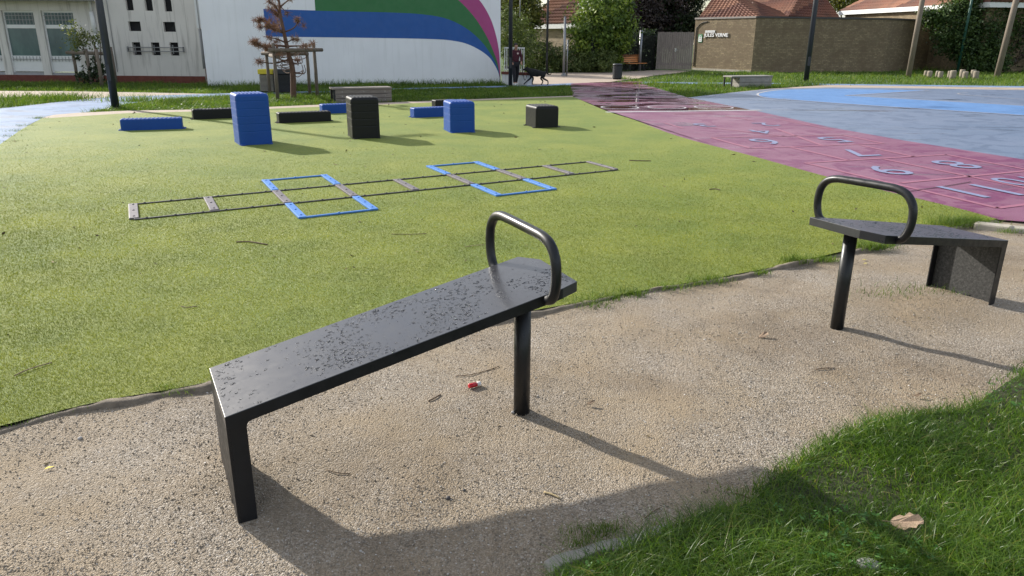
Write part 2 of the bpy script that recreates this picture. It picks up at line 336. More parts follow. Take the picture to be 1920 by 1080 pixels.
def tag(o, label, cat, group=None, kind=None):
    o['label'] = label; o['category'] = cat
    if group: o['group'] = group
    if kind: o['kind'] = kind
    return o
def struct(o): o['kind'] = 'structure'; return o
def dup(root, loc, rotz, label):
    r = root.copy(); COL.objects.link(r); r.location = tuple(map(float, loc)); r.rotation_euler = (0, 0, rotz); r['label'] = label
    for ch in list(root.children):
        c = ch.copy(); COL.objects.link(c); c.parent = r
        for g in list(ch.children):
            d = g.copy(); COL.objects.link(d); d.parent = c
    return r
def npmesh(name, V, F, rnd=None, smooth=False):
    me = bpy.data.meshes.new(name); k = F.shape[1]
    me.vertices.add(len(V)); me.vertices.foreach_set('co', np.ascontiguousarray(V, np.float32).ravel())
    me.loops.add(F.size); me.loops.foreach_set('vertex_index', np.ascontiguousarray(F, np.int32).ravel())
    me.polygons.add(len(F)); me.polygons.foreach_set('loop_start', np.arange(0, F.size, k, dtype=np.int32)); me.polygons.foreach_set('loop_total', np.full(len(F), k, np.int32))
    if smooth: me.polygons.foreach_set('use_smooth', np.ones(len(F), bool))
    if rnd is not None:
        a = me.attributes.new('rnd', 'FLOAT', 'POINT'); a.data.foreach_set('value', np.ascontiguousarray(rnd, np.float32))
    me.update(calc_edges=True); return me
def inpoly(P, poly):
    x, y = P[:, 0], P[:, 1]; r = np.zeros(len(P), bool); n = len(poly)
    for i in range(n):
        x0, y0 = poly[i][:2]; x1, y1 = poly[(i + 1) % n][:2]
        if y0 == y1: continue
        r ^= ((y0 > y) != (y1 > y)) & (x < (x1 - x0) * (y - y0) / (y1 - y0) + x0)
    return r
def scatter(poly, n, dens=None):
    P = np.array([q[:2] for q in poly]); lo, hi = P.min(0), P.max(0); out = []; got = 0
    for _ in range(400):
        c = lo + RNG.random((max(n, 1000), 2)) * (hi - lo); c = c[inpoly(c, P)]
        if dens is not None: c = c[RNG.random(len(c)) < dens(c)]
        out.append(c); got += len(c)
        if got >= n: break
    return np.concatenate(out)[:n]
def blades(P, z, h, wd, lean=.5, seg=2, hv=.5):
    """grass blades: P (n,2); each a tapered, bent strip -> V, F(tri/quads as quads), rnd"""
    n = len(P); hh = np.broadcast_to(h, (n,)) * (1 - hv + 2 * hv * RNG.random(n)); ww = np.broadcast_to(wd, (n,)) * (.7 + .6 * RNG.random(n))
    a = RNG.random(n) * 2 * math.pi; ln = lean * (.3 + RNG.random(n)); b = RNG.random(n) * 2 * math.pi
    D = np.stack([np.cos(a), np.sin(a)], 1); W = np.stack([np.cos(b), np.sin(b)], 1)
    zz = np.broadcast_to(z, (n,)); V = []; rows = seg + 1
    for i in range(rows):
        t = i / seg; off = D * (ln * hh * t * t)[:, None]; hz = hh * t * (1 - .25 * ln * t); wv = W * (ww * .5 * (1 - t * .93))[:, None]
        c = P + off
        V.append(np.concatenate([c - wv, (zz + hz)[:, None]], 1)); V.append(np.concatenate([c + wv, (zz + hz)[:, None]], 1))
    V = np.stack(V, 1).reshape(-1, 3); base = np.arange(n)[:, None] * (2 * rows); F = []
    for i in range(seg):
        F.append(base + np.array([[2 * i, 2 * i + 1, 2 * i + 3, 2 * i + 2]]))
    return V, np.concatenate(F, 0), np.repeat(RNG.random(n), 2 * rows)
def leaf_mesh(C, Nrm, size, fold=.25):
    """small pointed leaves (two triangles folded on the midrib, as quads) at C facing Nrm"""
    n = len(C); r = RNG.normal(size=(n, 3)); Nrm = Nrm / np.linalg.norm(Nrm, axis=1, keepdims=True)
    A = np.cross(Nrm, r); A /= np.linalg.norm(A, axis=1, keepdims=True); B = np.cross(Nrm, A)
    s = (np.broadcast_to(size, (n,)) * (.6 + .8 * RNG.random(n)))[:, None]
    V = np.stack([C - A * s, C + B * s * .5 - Nrm * s * fold * .5, C + A * s, C - B * s * .5 - Nrm * s * fold * .5], 1).reshape(-1, 3)
    F = np.arange(n)[:, None] * 4 + np.array([[0, 1, 2, 3]]); return V, F, np.repeat(RNG.random(n), 4)
def crown(name, blobs, n, size, m, parent, clump=.16, per=45, shell=.55, up=.25):
    """leaves gathered in clumps spread through a set of ellipsoids (centre, radii)"""
    vol = np.array([b[1][0] * b[1][1] * b[1][2] for b in blobs]); vol = vol ** .75; vol /= vol.sum(); nc = max(1, n // per)
    idx = RNG.choice(len(blobs), nc, p=vol); d = RNG.normal(size=(nc, 3)); d /= np.linalg.norm(d, axis=1, keepdims=True)
    rr = shell + (1.05 - shell) * RNG.random(nc) ** .7
    bc = np.array([b[0] for b in blobs]); br = np.array([b[1] for b in blobs])
    cc = bc[idx] + d * br[idx] * rr[:, None]; cl = br[idx].mean(1) * clump * (.6 + .9 * RNG.random(nc)); cr_ = RNG.random(nc)
    j = RNG.integers(0, nc, n); off = RNG.normal(size=(n, 3)) * np.array([1, 1, .75]); C = cc[j] + off * cl[j][:, None]
    Nn = d[j] * .7 + RNG.normal(size=(n, 3)) * .6 + np.array([0, 0, up])
    V, F, r = leaf_mesh(C, Nn, size); r = np.clip(.55 * np.repeat(cr_[j], 4) + .45 * r, 0, 1)
    return link(name, npmesh(name, V, F, r), m, parent)
def smooth(pts, k=6):
    P = np.array(pts, float); out = []
    for i in range(len(P) - 1):
        a, b, c, d = P[max(i - 1, 0)], P[i], P[i + 1], P[min(i + 2, len(P) - 1)]
        for t in np.linspace(0, 1, k, endpoint=False): out.append(.5 * (2 * b + (c - a) * t + (2 * a - 5 * b + 4 * c - d) * t * t + (3 * b - a - 3 * c + d) * t ** 3))
    return np.array(out + [P[-1]])
def gpx(pts, z=0.): return [tuple(G(u, v)[:2]) for u, v in pts]
def sheet(name, poly, z, m, parent=None):
    b = MB(); f = b.face([(x, y, z) for x, y in poly]); o = b.build(name, m, parent, recalc=False)
    if o.data.polygons[0].normal.z < 0: o.data.flip_normals()
    return o
def strip(mb, pts, wd, z):
    P = np.array(pts, float); n = len(P); wd = np.broadcast_to(wd, (n,))
    T = np.gradient(P, axis=0) if n > 2 else np.repeat((P[1] - P[0])[None], 2, 0)
    T /= np.linalg.norm(T, axis=1, keepdims=True) + 1e-9; Nn = np.stack([-T[:, 1], T[:, 0]], 1)
    A = P + Nn * wd[:, None] / 2; B = P - Nn * wd[:, None] / 2
    va = [mb.bm.verts.new((*p, z)) for p in A]; vb = [mb.bm.verts.new((*p, z)) for p in B]
    for i in range(n - 1): mb.bm.faces.new((vb[i], vb[i + 1], va[i + 1], va[i]))
def text_mesh(s, size, extrude=0.):
    c = bpy.data.curves.new('t', 'FONT'); c.body = s; c.size = size; c.align_x = 'CENTER'; c.align_y = 'CENTER'; c.extrude = extrude; c.offset = .012 * (extrude > 0); c.resolution_u = 3
    o = bpy.data.objects.new('t', c); COL.objects.link(o); bpy.context.view_layer.update()
    me = bpy.data.meshes.new_from_object(o.evaluated_get(bpy.context.evaluated_depsgraph_get())); bpy.data.objects.remove(o); me.materials.clear(); return me

# ================================================================== GROUND
base = struct(sheet('lawn_ground', [(-300, -60), (300, -60), (300, 400), (-300, 400)], -.03, 'lawn'))
# artificial turf
turf_front_px = [(-700, 985), (-350, 890), (0, 803), (100, 777), (200, 754), (300, 737), (390, 720), (560, 682), (700, 650), (880, 607), (1000, 585), (1100, 567), (1200, 548), (1300, 531), (1400, 513), (1500, 493), (1560, 478), (1620, 465), (1690, 448), (1760, 431), (1870, 413)]
TFRONT = smooth([G(u, v)[:2] for u, v in turf_front_px], 4)
PINKL = smooth([G(u, v)[:2] for u, v in [(1870, 413), (1790, 391), (1640, 355), (1540, 330), (1400, 291), (1270, 256), (1190, 226), (1135, 208), (1075, 182)]], 4)
turf_top = gpx([(1075, 182), (1000, 185), (870, 190), (740, 196), (620, 200), (500, 205), (360, 210), (240, 213), (145, 219), (78, 223)])
TURFP = [tuple(p) for p in TFRONT] + [tuple(p) for p in PINKL[1:-1]] + turf_top + gpx([(40, 244), (0, 272), (-160, 360), (-500, 560)])
struct(sheet('turf', TURFP, .012, 'turf'))
# pale strip behind the turf
bo = gpx([(1090, 178), (1075, 180), (870, 187), (740, 192), (620, 196), (500, 201), (360, 206), (240, 208), (145, 212), (100, 216), (78, 222)])
struct(sheet('border_strip', turf_top + bo[::-1], .008, 'beige_path'))
# courts
PR = gpx([(1205, 153), (1202, 157), (1245, 170), (1290, 183), (1415, 208), (1560, 240), (1700, 265), (1920, 300), (2300, 352), (2900, 420)])
WETLINE = [tuple(G(1135, 209)[:2]), tuple(G(1420, 207.5)[:2])]
PINKP = [tuple(p) for p in PINKL[:-3]] + [tuple(G(1136, 209)[:2])] + [tuple(G(1418, 208.6)[:2])] + PR[5:] + gpx([(2900, 560), (2200, 450), (1960, 420)])
o = struct(sheet('pink_court', PINKP, .008, 'pink_court'))
WETP = [tuple(G(1136, 209)[:2]), tuple(G(1108, 195)[:2]), tuple(G(1075, 182)[:2])] + gpx([(1072, 170), (1070, 157), (1120, 154.5)]) + PR[:5] + [tuple(G(1418, 208.6)[:2])]
struct(sheet('wet_court', WETP, .008, 'wet_pink'))
BLUEP = PR[3:] + gpx([(2900, 240), (2500, 190), (1920, 169), (1770, 166.5), (1650, 164.8), (1552, 164), (1446, 167), (1380, 173)])
struct(sheet('blue_court', BLUEP, .004, 'blue_court'))
OUT = [(1473, 168.5), (1445, 171), (1424, 175), (1420.5, 178), (1425, 181), (1440, 184.3), (1500, 189), (1604, 196.6), (1920, 217), (2600, 262)]
OUTW = smooth([G(u, v)[:2] for u, v in OUT], 5)
KEY = smooth([G(u, v)[:2] for u, v in [(1741, 170.2), (1707, 172), (1650, 175.5), (1584, 179.5)]], 4); KEY2 = gpx([(1584, 179.5), (1920, 198.7), (2600, 237)])
struct(sheet('court_zone', [tuple(p) for p in OUTW[::-1]] + gpx([(1552, 166.5), (1741, 170.2)]) + [tuple(p) for p in KEY] + KEY2[1:], .008, 'bright_blue'))
mb = MB()
strip(mb, OUTW, .075, .013); strip(mb, KEY, .06, .013); strip(mb, KEY2, .06, .013)
strip(mb, smooth([G(u, v)[:2] for u, v in [(1815, 174.4), (1800, 175.2), (1796, 176.3), (1803, 177.6), (1824, 179.6), (1920, 187), (2100, 200)]], 5), .06, .013)
strip(mb, gpx([(1136, 211), (1427, 207.3)]), .20, .013)
for cx in (1162, 1250, 1338):
    c = G(cx, 202); e = []
    rx = (G(cx + 34, 202) - c)[0]; ry = (G(cx, 199.2) - c)[1]
    strip(mb, [(c[0] + rx * math.cos(a), c[1] + ry * math.sin(a)) for a in np.linspace(0, 2 * math.pi, 40)], .05, .013)
struct(mb.build('court_lines', 'paint_white'))
# number grid
q8 = lambda x, y: tuple(G(1280 + x / 3, 210 + y / 3)[:2])
z5 = lambda x, y: tuple(G(1080 + x / 2.286, 130 + y / 2.286)[:2])
mb = MB()
for a, b in (((690, 290), (1480, 243)), ((1230, 403), (1980, 330)), ((380, 207), (1130, 180)), ((160, 147), (900, 132)), ((690, 290), (1770, 545)), ((160, 147), (380, 207)), ((1130, 268), (1970, 440)), ((1480, 243), (1970, 334)), ((1770, 545), (1990, 517)), ((600, 200), (930, 275)), ((1000, 190), (1300, 255)), ((520, 95), (780, 190)), ((900, 132), (1130, 180))):
    strip(mb, [q8(*a), q8(*b)], .075, .0125)
for a, b in (((380, 232), (460, 255)), ((640, 203), (760, 222)), ((560, 250), (900, 290)), ((870, 215), (1100, 262))):
    strip(mb, [z5(*a), z5(*b)], .06, .0125)
for yy in (187, 191): strip(mb, [z5(420, yy + 4), z5(520, yy + 3), z5(590, yy - 1)], .05, .0125)
struct(mb.build('grid_lines', 'paint_pink'))
Ld = np.array([.96, -3.17]); Ld /= np.linalg.norm(Ld)
ang = math.atan2(-Ld[0], Ld[1]) if False else math.atan2(Ld[1], Ld[0]) - math.pi / 2
for ch, px, sz in (('11', (1650, 445), 1.06), ('10', (1915, 392), .85), ('9', (1140, 330), 1.06), ('8', (1525, 297), 1.06), ('7', (965, 232), 1.06), ('6', (462, 168), 1.06), ('5', (840, 158), 1.06), ('4', (440, 113), .9), ('3', (110, 76), .9), ('2', (465, 72), .9)):
    me = text_mesh(ch, sz); o = link('painted_number', me, 'paint_blue'); x, y = q8(*px); o.location = (x, y, .0165); o.rotation_euler = (0, 0, ang); struct(o)
# joint across the court
mb = MB(); strip(mb, [q8(1270, 452), q8(1480, 422), q8(1620, 398)], .018, .015); struct(mb.build('court_joint', 'dark_void'))
# paths
struct(sheet('beige_path', gpx([(-600, 172), (-200, 170), (0, 170), (120, 170.5), (250, 172.5), (380, 175), (430, 176), (300, 180), (205, 187), (170, 188), (60, 180), (-100, 186), (-600, 196)]), -.010, 'beige_path'))
bpu = smooth([G(u, v)[:2] for u, v in [(-700, 262), (-300, 230), (0, 203), (100, 192), (200, 182), (300, 178.5), (430, 174.5), (560, 171.5), (640, 170.3), (735, 165.8), (860, 162.7), (955, 160.5), (1010, 158.5), (1075, 155.5)]], 4)
bpl = smooth([G(u, v)[:2] for u, v in [(1072, 159.5), (1010, 161.5), (955, 163), (860, 165.2), (735, 168.8), (640, 173), (560, 174.8), (430, 179), (300, 187.5), (245, 194), (190, 205), (145, 213), (78, 223), (40, 244), (0, 272), (-160, 360), (-500, 560), (-900, 560)]], 4)
struct(sheet('blue_path', [tuple(p) for p in bpu] + [tuple(p) for p in bpl], -.004, 'blue_path'))
struct(sheet('plaza', gpx([(984, 158.5), (982, 150), (985, 141), (1000, 137.5), (1060, 136), (1140, 135.5), (1228, 131.3), (1298, 132.2), (1270, 137), (1225, 141.5), (1195, 147), (1160, 151), (1140, 154), (1075, 156), (1030, 158)]), -.006, 'beige_path'))
struct(sheet('far_path', gpx([(1110, 156), (1205, 153), (1300, 154.5), (1400, 154.8), (1550, 157), (1750, 159.3), (1920, 161.5), (2400, 167), (2400, 171), (1920, 164.3), (1750, 161.8), (1550, 159.2), (1400, 157.6), (1300, 157.3), (1205, 156.2), (1130, 158)]), -.003, 'blue_path'))
struct(sheet('gravel_strip', gpx([(1292, 183), (1350, 176), (1385, 172), (1446, 166), (1552, 159.4), (1750, 162), (1920, 164.5), (2400, 171.2), (2500, 189.5), (1920, 168.8), (1770, 166.3), (1650, 164.6), (1552, 163.8), (1446, 166.9), (1380, 172.9)]), 0., 'beige_path'))

# gravel with its low mounds
LAWN_EDGE_PX = [(960, 1200), (1050, 1100), (1095, 1075), (1150, 1050), (1215, 1025), (1270, 1002), (1310, 985), (1370, 962), (1420, 942), (1440, 908), (1510, 868), (1560, 833), (1625, 803), (1740, 780), (1820, 772), (1850, 745), (1915, 703), (2000, 665), (2300, 560)]
LE = [tuple(G(u, v)[:2]) for u, v in LAWN_EDGE_PX]
LAWNP = LE + [(9, 3.5), (9, -1), (-.4, -1)]
NEARP = LE[:-2] + [(3.6, 3.1), (3.6, .9), (-.3, .9)]
def pnoise(x, y, sc, seed=0):
    r = np.random.default_rng(seed); z = np.zeros_like(x)
    for k in range(14):
        a = r.random() * 2 * math.pi; f = sc * (.5 + 1.5 * r.random()); z = z + np.sin((x * math.cos(a) + y * math.sin(a)) * f + r.random() * 6.3) / 14 ** .5
    return z
nx, ny = 260, 240
gx, gy = np.meshgrid(np.linspace(-9, 9, nx), np.linspace(-1.2, 8.6, ny))
gz = -.013 + .006 * pnoise(gx, gy, 2.2, 1) + .0045 * pnoise(gx, gy, 6, 2) + .003 * pnoise(gx, gy, 17, 3) + .0015 * pnoise(gx, gy, 38, 4)
gz += .024 * np.exp(-((gx + 1.25) ** 2 + (gy - 2.75) ** 2) / .03) + .02 * np.exp(-((gx - .05) ** 2 + (gy - 3.36) ** 2) / .006)
gz += .022 * np.exp(-((gx - 3.15) ** 2 + (gy - 4.95) ** 2) / .12)
gz = np.clip(gz, -.028, .03)
turfmask = inpoly(np.stack([gx.ravel(), gy.ravel()], 1), TURFP).reshape(gx.shape); gz[turfmask] = -.024
V = np.stack([gx.ravel(), gy.ravel(), gz.ravel()], 1); ii = (np.arange(ny - 1)[:, None] * nx + np.arange(nx - 1)).ravel()
F = np.stack([ii, ii + 1, ii + nx + 1, ii + nx], 1)
# drop the cells that lie well inside the turf or past the court
cc = V[F].mean(1); OFF = [tuple(G(u, v)[:2]) for u, v in [(1840, 425), (1880, 418), (1960, 424), (2200, 452), (2900, 562)]] + [(9, 8.6), (-9, 8.6)]
keep = ~inpoly(cc[:, :2], [tuple(G(u, v)[:2]) for u, v in [(1900, 411), (1960, 418), (2200, 446), (2900, 556), (2900, 300), (1700, 300)]]) & ~((cc[:, 1] > 3.4 + .42 * (cc[:, 0] + 2)) & (cc[:, 1] > 4.2) & inpoly(cc[:, :2], TURFP))
struct(link('gravel', npmesh('gravel', V, F[keep], smooth=True), 'gravel'))
def gz_at(x, y):
    i = np.clip(((np.asarray(x) + 9) / 18 * (nx - 1)).round().astype(int), 0, nx - 1); j = np.clip(((np.asarray(y) + 1.2) / 9.8 * (ny - 1)).round().astype(int), 0, ny - 1); return gz[j, i]
GRAVP = [tuple(p) for p in TFRONT] + gpx([(1900, 425), (2100, 450)]) + [tuple(p) for p in LE[::-1]] + [(-.4, .8), (-4, .8)]
# loose chippings on top of it
def chippings(n, smin, smax, seed):
    P = scatter(GRAVP, n, lambda c: np.clip(3.0 / (c[:, 1] ** 1.6 + .5), .05, 1)); n = len(P)
    pv = pnoise(P[:, 0], P[:, 1], 3.3, 5); P = P[RNG.random(n) < np.clip(.62 + .33 * pv, .12, 1)]; n = len(P)
    o6 = np.array([(1, 0, 0), (0, 1, 0), (-1, 0, 0), (0, -1, 0), (0, 0, 1), (0, 0, -1.)])
    s = smin + (smax - smin) * RNG.random(n) ** 2.5
    ax = .65 + .7 * RNG.random((n, 3)); ax[:, 2] *= .7; a = RNG.random(n) * 6.28; jit = 1 + .25 * RNG.normal(size=(n, 6, 1))
    Q = o6[None] * jit * ax[:, None] * s[:, None, None]
    X = Q[..., 0] * np.cos(a)[:, None] - Q[..., 1] * np.sin(a)[:, None]; Y = Q[..., 0] * np.sin(a)[:, None] + Q[..., 1] * np.cos(a)[:, None]
    Z = Q[..., 2] + (X * RNG.normal(size=(n, 1)) + Y * RNG.normal(size=(n, 1))) * .4
    zz = gz_at(P[:, 0], P[:, 1]) + s * .12
    V = np.stack([X + P[:, :1], Y + P[:, 1:2], Z + zz[:, None]], 2).reshape(-1, 3)
    f = np.array([(0, 1, 4), (1, 2, 4), (2, 3, 4), (3, 0, 4), (1, 0, 5), (2, 1, 5), (3, 2, 5), (0, 3, 5)])
    F = (np.arange(n)[:, None, None] * 6 + f[None]).reshape(-1, 3); return V, F, np.repeat(RNG.random(n), 6)
MT['chipping'] = attr_col('chipping', [(0, (.185, .155, .12)), (.35, (.25, .21, .16)), (.72, (.32, .277, .222)), (.92, (.42, .38, .33)), (1, (.64, .61, .58))], .85, 0)
V, F, r = chippings(200000, .0018, .0052, 4)
tag(link('loose_gravel', npmesh('loose_gravel', V, F, r), 'chipping'), 'fine pale chippings lying loose over the gravel path', 'gravel', kind='stuff')
# earth below the near lawn
n_l = 90; lx, ly = np.meshgrid(np.linspace(-.6, 9, n_l), np.linspace(-1, 5.4, n_l))
MBl = MB(); f = MBl.face([(x, y, .012) for x, y in LAWNP]); o = MBl.build('lawn_soil', 'soil', recalc=False)
if o.data.polygons[0].normal.z < 0: o.data.flip_normals()
struct(o)

# kerb along the turf
KB = [p for p in TFRONT if p[0] > -4.2]
kp = []
for i in range(len(KB) - 1): kp += [KB[i] + (KB[i + 1] - KB[i]) * t for t in np.linspace(0, 1, 5, endpoint=False)]
kp = np.array(kp); Tn = np.gradient(kp, axis=0); Tn /= np.linalg.norm(Tn, axis=1, keepdims=True); Nn = np.stack([Tn[:, 1], -Tn[:, 0]], 1)
mb = MB(); prev = None
for i, (p, nn) in enumerate(zip(kp, Nn)):
    j = .006 * pnoise(p[:1] * 1., p[1:] * 1., 21, 8)[0]; wv = .034 + .014 * pnoise(p[:1], p[1:], 9, 9)[0]; hz = .009 + .010 * pnoise(p[:1], p[1:], 5, 10)[0] + .004 * pnoise(p[:1], p[1:], 31, 13)[0]
    if pnoise(p[:1], p[1:], 3.1, 12)[0] > .6: hz -= .016
    prof = [(-.015, -.03), (-.012, hz * .8), (.012 + j * .3, hz), (wv * .75, hz * .93), (wv + j, hz * .5), (wv + j + .012, -.03)]
    ring = [mb.bm.verts.new((p[0] + nn[0] * a, p[1] + nn[1] * a, z)) for a, z in prof]
    if prev:
        for a in range(len(prof) - 1): mb.bm.faces.new((prev[a], ring[a], ring[a + 1], prev[a + 1])).smooth = True
    prev = ring
tag(mb.build('kerb', 'kerb'), 'worn brown kerb edging between green turf and gravel', 'kerb')
for k, (uv, L_, W_, lb) in enumerate((((1862, 428), .34, .14, 'pale kerb stone against the turf corner'), ((1897, 431), .26, .14, 'pale kerb stone cut by the right edge of the photo'), ((1945, 437), .3, .14, 'pale kerb stone past the others along the court'))[:2]):
    p = G(*uv); d = G(uv[0] + 30, uv[1] + 4) - p
    b = MB(); n = 7
    for i in range(1): b.prism([(-L_ / 2, -W_ / 2 + .02), (-L_ / 2 + .03, -W_ / 2), (L_ / 2 - .02, -W_ / 2 + .01), (L_ / 2, W_ / 2 - .03), (L_ / 2 - .04, W_ / 2), (-L_ / 2 + .02, W_ / 2 - .01)], -.05, .045 - .01 * k)
    o = b.build('kerb_stone', 'kerb_pale', bevel=.018); o.location = (p[0], p[1], 0); o.rotation_euler = (.02, -.02, math.atan2(d[1], d[0]) + .25 * k); tag(o, lb, 'kerb stone')
# half-buried edging slab by the lawn
a, b_ = G(1030, 1066), G(1292, 966); d = b_ - a; ln = np.linalg.norm(d)
e = MB(); pl = [(x, .030 + .012 * math.sin(9 * x + 1) + .006 * math.sin(31 * x)) for x in np.linspace(0, ln, 14)]; pr = [(x, -.026 + .014 * math.sin(13 * x) + .007 * math.sin(37 * x)) for x in np.linspace(ln, 0, 14)]
e.prism(pl + pr, -.04, lambda x, y: -.002 + .011 * math.sin(7 * x + .6)); o = e.build('edging_slab', 'concrete', bevel=.006); o.location = (*a[:2], 0); o.rotation_euler = (0, 0, math.atan2(d[1], d[0])); tag(o, 'half buried concrete edging slab beside the near lawn', 'edging')

# ================================================================== GRASS AS STUFF
def grass_obj(name, label, parts, m):
    V, F, R, k = [], [], [], 0
    for v, f, r in parts: V.append(v); F.append(f + k); R.append(r); k += len(v)
    return tag(link(name, npmesh(name, np.concatenate(V), np.concatenate(F), np.concatenate(R)), m), label, 'grass', kind='stuff')
# near lawn: long blades, ragged edge
P = scatter(NEARP, 120000, lambda c: np.clip(1.5 - .22 * c[:, 1], .3, 1))
LEa = np.array(LE)
tuft = pnoise(P[:, 0], P[:, 1], 6, 21); P = P[RNG.random(len(P)) < np.clip(.8 + .35 * tuft, .25, 1)]; tuft = pnoise(P[:, 0], P[:, 1], 6, 21)
P = P[np.linalg.norm((P - G(1700, 978, .05)[:2] + [0, .015]) / [1., .8], axis=1) > .062]; tuft = pnoise(P[:, 0], P[:, 1], 6, 21)
parts = [blades(P, .012, .062 * np.clip(1 + .4 * tuft, .45, 1.8), .0042, 1.25, 4, .5)]
P2 = scatter(LAWNP, 45000, lambda c: (c[:, 1] > .6) * (c[:, 0] < 8.6) * 1.); P2 = P2[~inpoly(P2, NEARP)]
parts.append(blades(P2, .012, .075, .007, 1.2, 3, .5))
# fringe leaning out over the gravel
fr = []
for i in range(len(LE) - 1):
    a, b_ = np.array(LE[i]), np.array(LE[i + 1]); n = int(np.linalg.norm(b_ - a) * 1500); t = RNG.random((n, 1)); fr.append(a + (b_ - a) * t + RNG.normal(size=(n, 2)) * .028)
fr = np.concatenate(fr); fr = fr[RNG.random(len(fr)) < np.clip(.75 + .5 * pnoise(fr[:, 0], fr[:, 1], 5, 22), .05, 1)]
parts.append(blades(fr, .0, .055, .0042, 1.3, 4, .55))
grass_obj('lawn_grass', 'long green grass of the near lawn at the lower right', parts, 'grass')
Pc = scatter(NEARP, 700, lambda c: np.where((c[:, 1] > .8) & (pnoise(c[:, 0], c[:, 1], 4, 31) > .55), 1., .0)); 
C = np.concatenate([Pc, (.055 + .03 * RNG.random(len(Pc)))[:, None]], 1); C3 = np.repeat(C, 3, 0); aa = np.tile(np.arange(3) * 2.094, len(C)) + np.repeat(RNG.random(len(C)) * 6, 3)
C3[:, 0] += .009 * np.cos(aa); C3[:, 1] += .009 * np.sin(aa)
V, F, r = leaf_mesh(C3, np.tile([0, 0, 1.], (len(C3), 1)) + RNG.normal(size=(len(C3), 3)) * .3, .0095, .1)
tag(link('clover', npmesh('clover', V, F, r), 'clover'), 'small clover leaves growing through the near lawn', 'clover', kind='stuff')
# weeds along the kerb and court edges
wp = []
for (u, v, n, rad) in ((320, 733, 110, .05), (640, 668, 20, .03), (1108, 570, 120, .10), (1140, 560, 90, .07), (1185, 552, 130, .07), (1255, 541, 90, .08), (1330, 527, 150, .08), (1300, 533, 60, .06), (1425, 513, 60, .05), (1490, 492, 170, .06), (1530, 488, 80, .06), (1550, 489, 110, .07), (1635, 466, 260, .08), (1660, 462, 90, .08), (1800, 420, 420, .14), (1780, 424, 200, .1), (1822, 419, 240, .1), (1890, 436, 50, .07), (1110, 1002, 150, .05), (1085, 1022, 60, .025), (1140, 994, 90, .03), (1370, 922, 50, .05), (75, 222, 90, .10), (35, 246, 70, .15), (8, 266, 70, .2), (50, 236, 60, .12), (20, 256, 50, .14), (1700, 545, 40, .15), (1650, 555, 30, .12), (1800, 545, 60, .1)):
    c = G(u, v)[:2]; n = int(n * 1.8); wp.append((c + RNG.normal(size=(n, 2)) * rad * np.array([1., .55]), .05 if v < 700 else .03, n))
for i in range(0, len(TFRONT) - 1):
    a, b_ = TFRONT[i], TFRONT[i + 1]; n = int(np.linalg.norm(b_ - a) * 260); q_ = a + (b_ - a) * RNG.random((n, 1)) + RNG.normal(size=(n, 2)) * .016
    q_ = q_[RNG.random(n) < np.clip(-.35 + .75 * pnoise(q_[:, 0], q_[:, 1], 4.5, 61), .02, 1)]
    if len(q_) and a[0] > -3.2: wp.append((q_, .03, 1))
parts = [blades(p, 0., h * (1.6 if n > 270 else 1.), .0045 if h > .04 else .0028, 1., 3, .6) for p, h, n in wp]
grass_obj('edge_weeds', 'tufts of weeds growing along the kerb and path edges', parts, 'far_grass')
# turf fibres
P = scatter(TURFP, 700000, lambda c: np.clip((3.2 / np.maximum(c[:, 1], 2.)) ** 1.7, .0, 1) * np.clip((14 - c[:, 1]) / 7, 0, 1) * (np.abs(c[:, 0]) < .8 * c[:, 1] + 1.2))
dist = np.linalg.norm(P, axis=1)
v_, f_, r_ = blades(P, .010, .011, np.clip(.0007 * dist, .0018, .006), .9, 1, .5)
tag(link('turf_fibres', npmesh('turf_fibres', v_, f_, r_), 'turf_blade'), 'short yellow green fibres of the artificial turf', 'turf', kind='stuff')
# far lawns
FL = [
 ([(-500, 186), (-60, 186), (0, 185.5), (60, 180), (110, 180.5), (170, 187), (195, 188), (100, 192), (0, 202.5), (-300, 229)], 9000, .15),
 ([(150, 212), (190, 205.5), (245, 195), (300, 188), (430, 179.5), (560, 175), (640, 173.4), (735, 169.2), (860, 165.6), (955, 163.4), (1010, 162), (1068, 161), (1076, 179), (870, 187), (740, 191.5), (620, 195.5), (500, 200.5), (360, 205.5), (240, 207.5)], 44000, .10),
 ([(-400, 169.5), (0, 169.5), (120, 170), (250, 172), (380, 174.5), (430, 174), (560, 171), (640, 169.9), (735, 165.4), (860, 162.2), (955, 159.9), (940, 156.6), (600, 158.6), (395, 160.8), (375, 157), (0, 153.5), (-400, 154)], 34000, .11),
 ([(1142, 154.5), (1165, 151), (1200, 147), (1230, 142), (1275, 137), (1296, 134), (1408, 136), (1655, 135), (1740, 132), (1920, 130), (2300, 132), (2300, 165), (1920, 161), (1750, 158.8), (1550, 156.6), (1400, 154.4), (1300, 154), (1205, 152.6)], 40000, .13),
 ([(1211, 156.8), (1300, 157.7), (1400, 158), (1545, 158.6), (1446, 165.5), (1385, 171.5), (1350, 175.5), (1292, 182.5), (1250, 169)], 8000, .12)]
parts = []
for px, n, h in FL:
    P = scatter(gpx(px), n); tf = pnoise(P[:, 0], P[:, 1], 2.2, 41) + .6 * pnoise(P[:, 0], P[:, 1], 6, 42)
    parts.append(blades(P, -.03, h * np.clip(1 + .35 * tf, .4, 1.8), .0007 * np.linalg.norm(P, axis=1), .8, 2, .5))
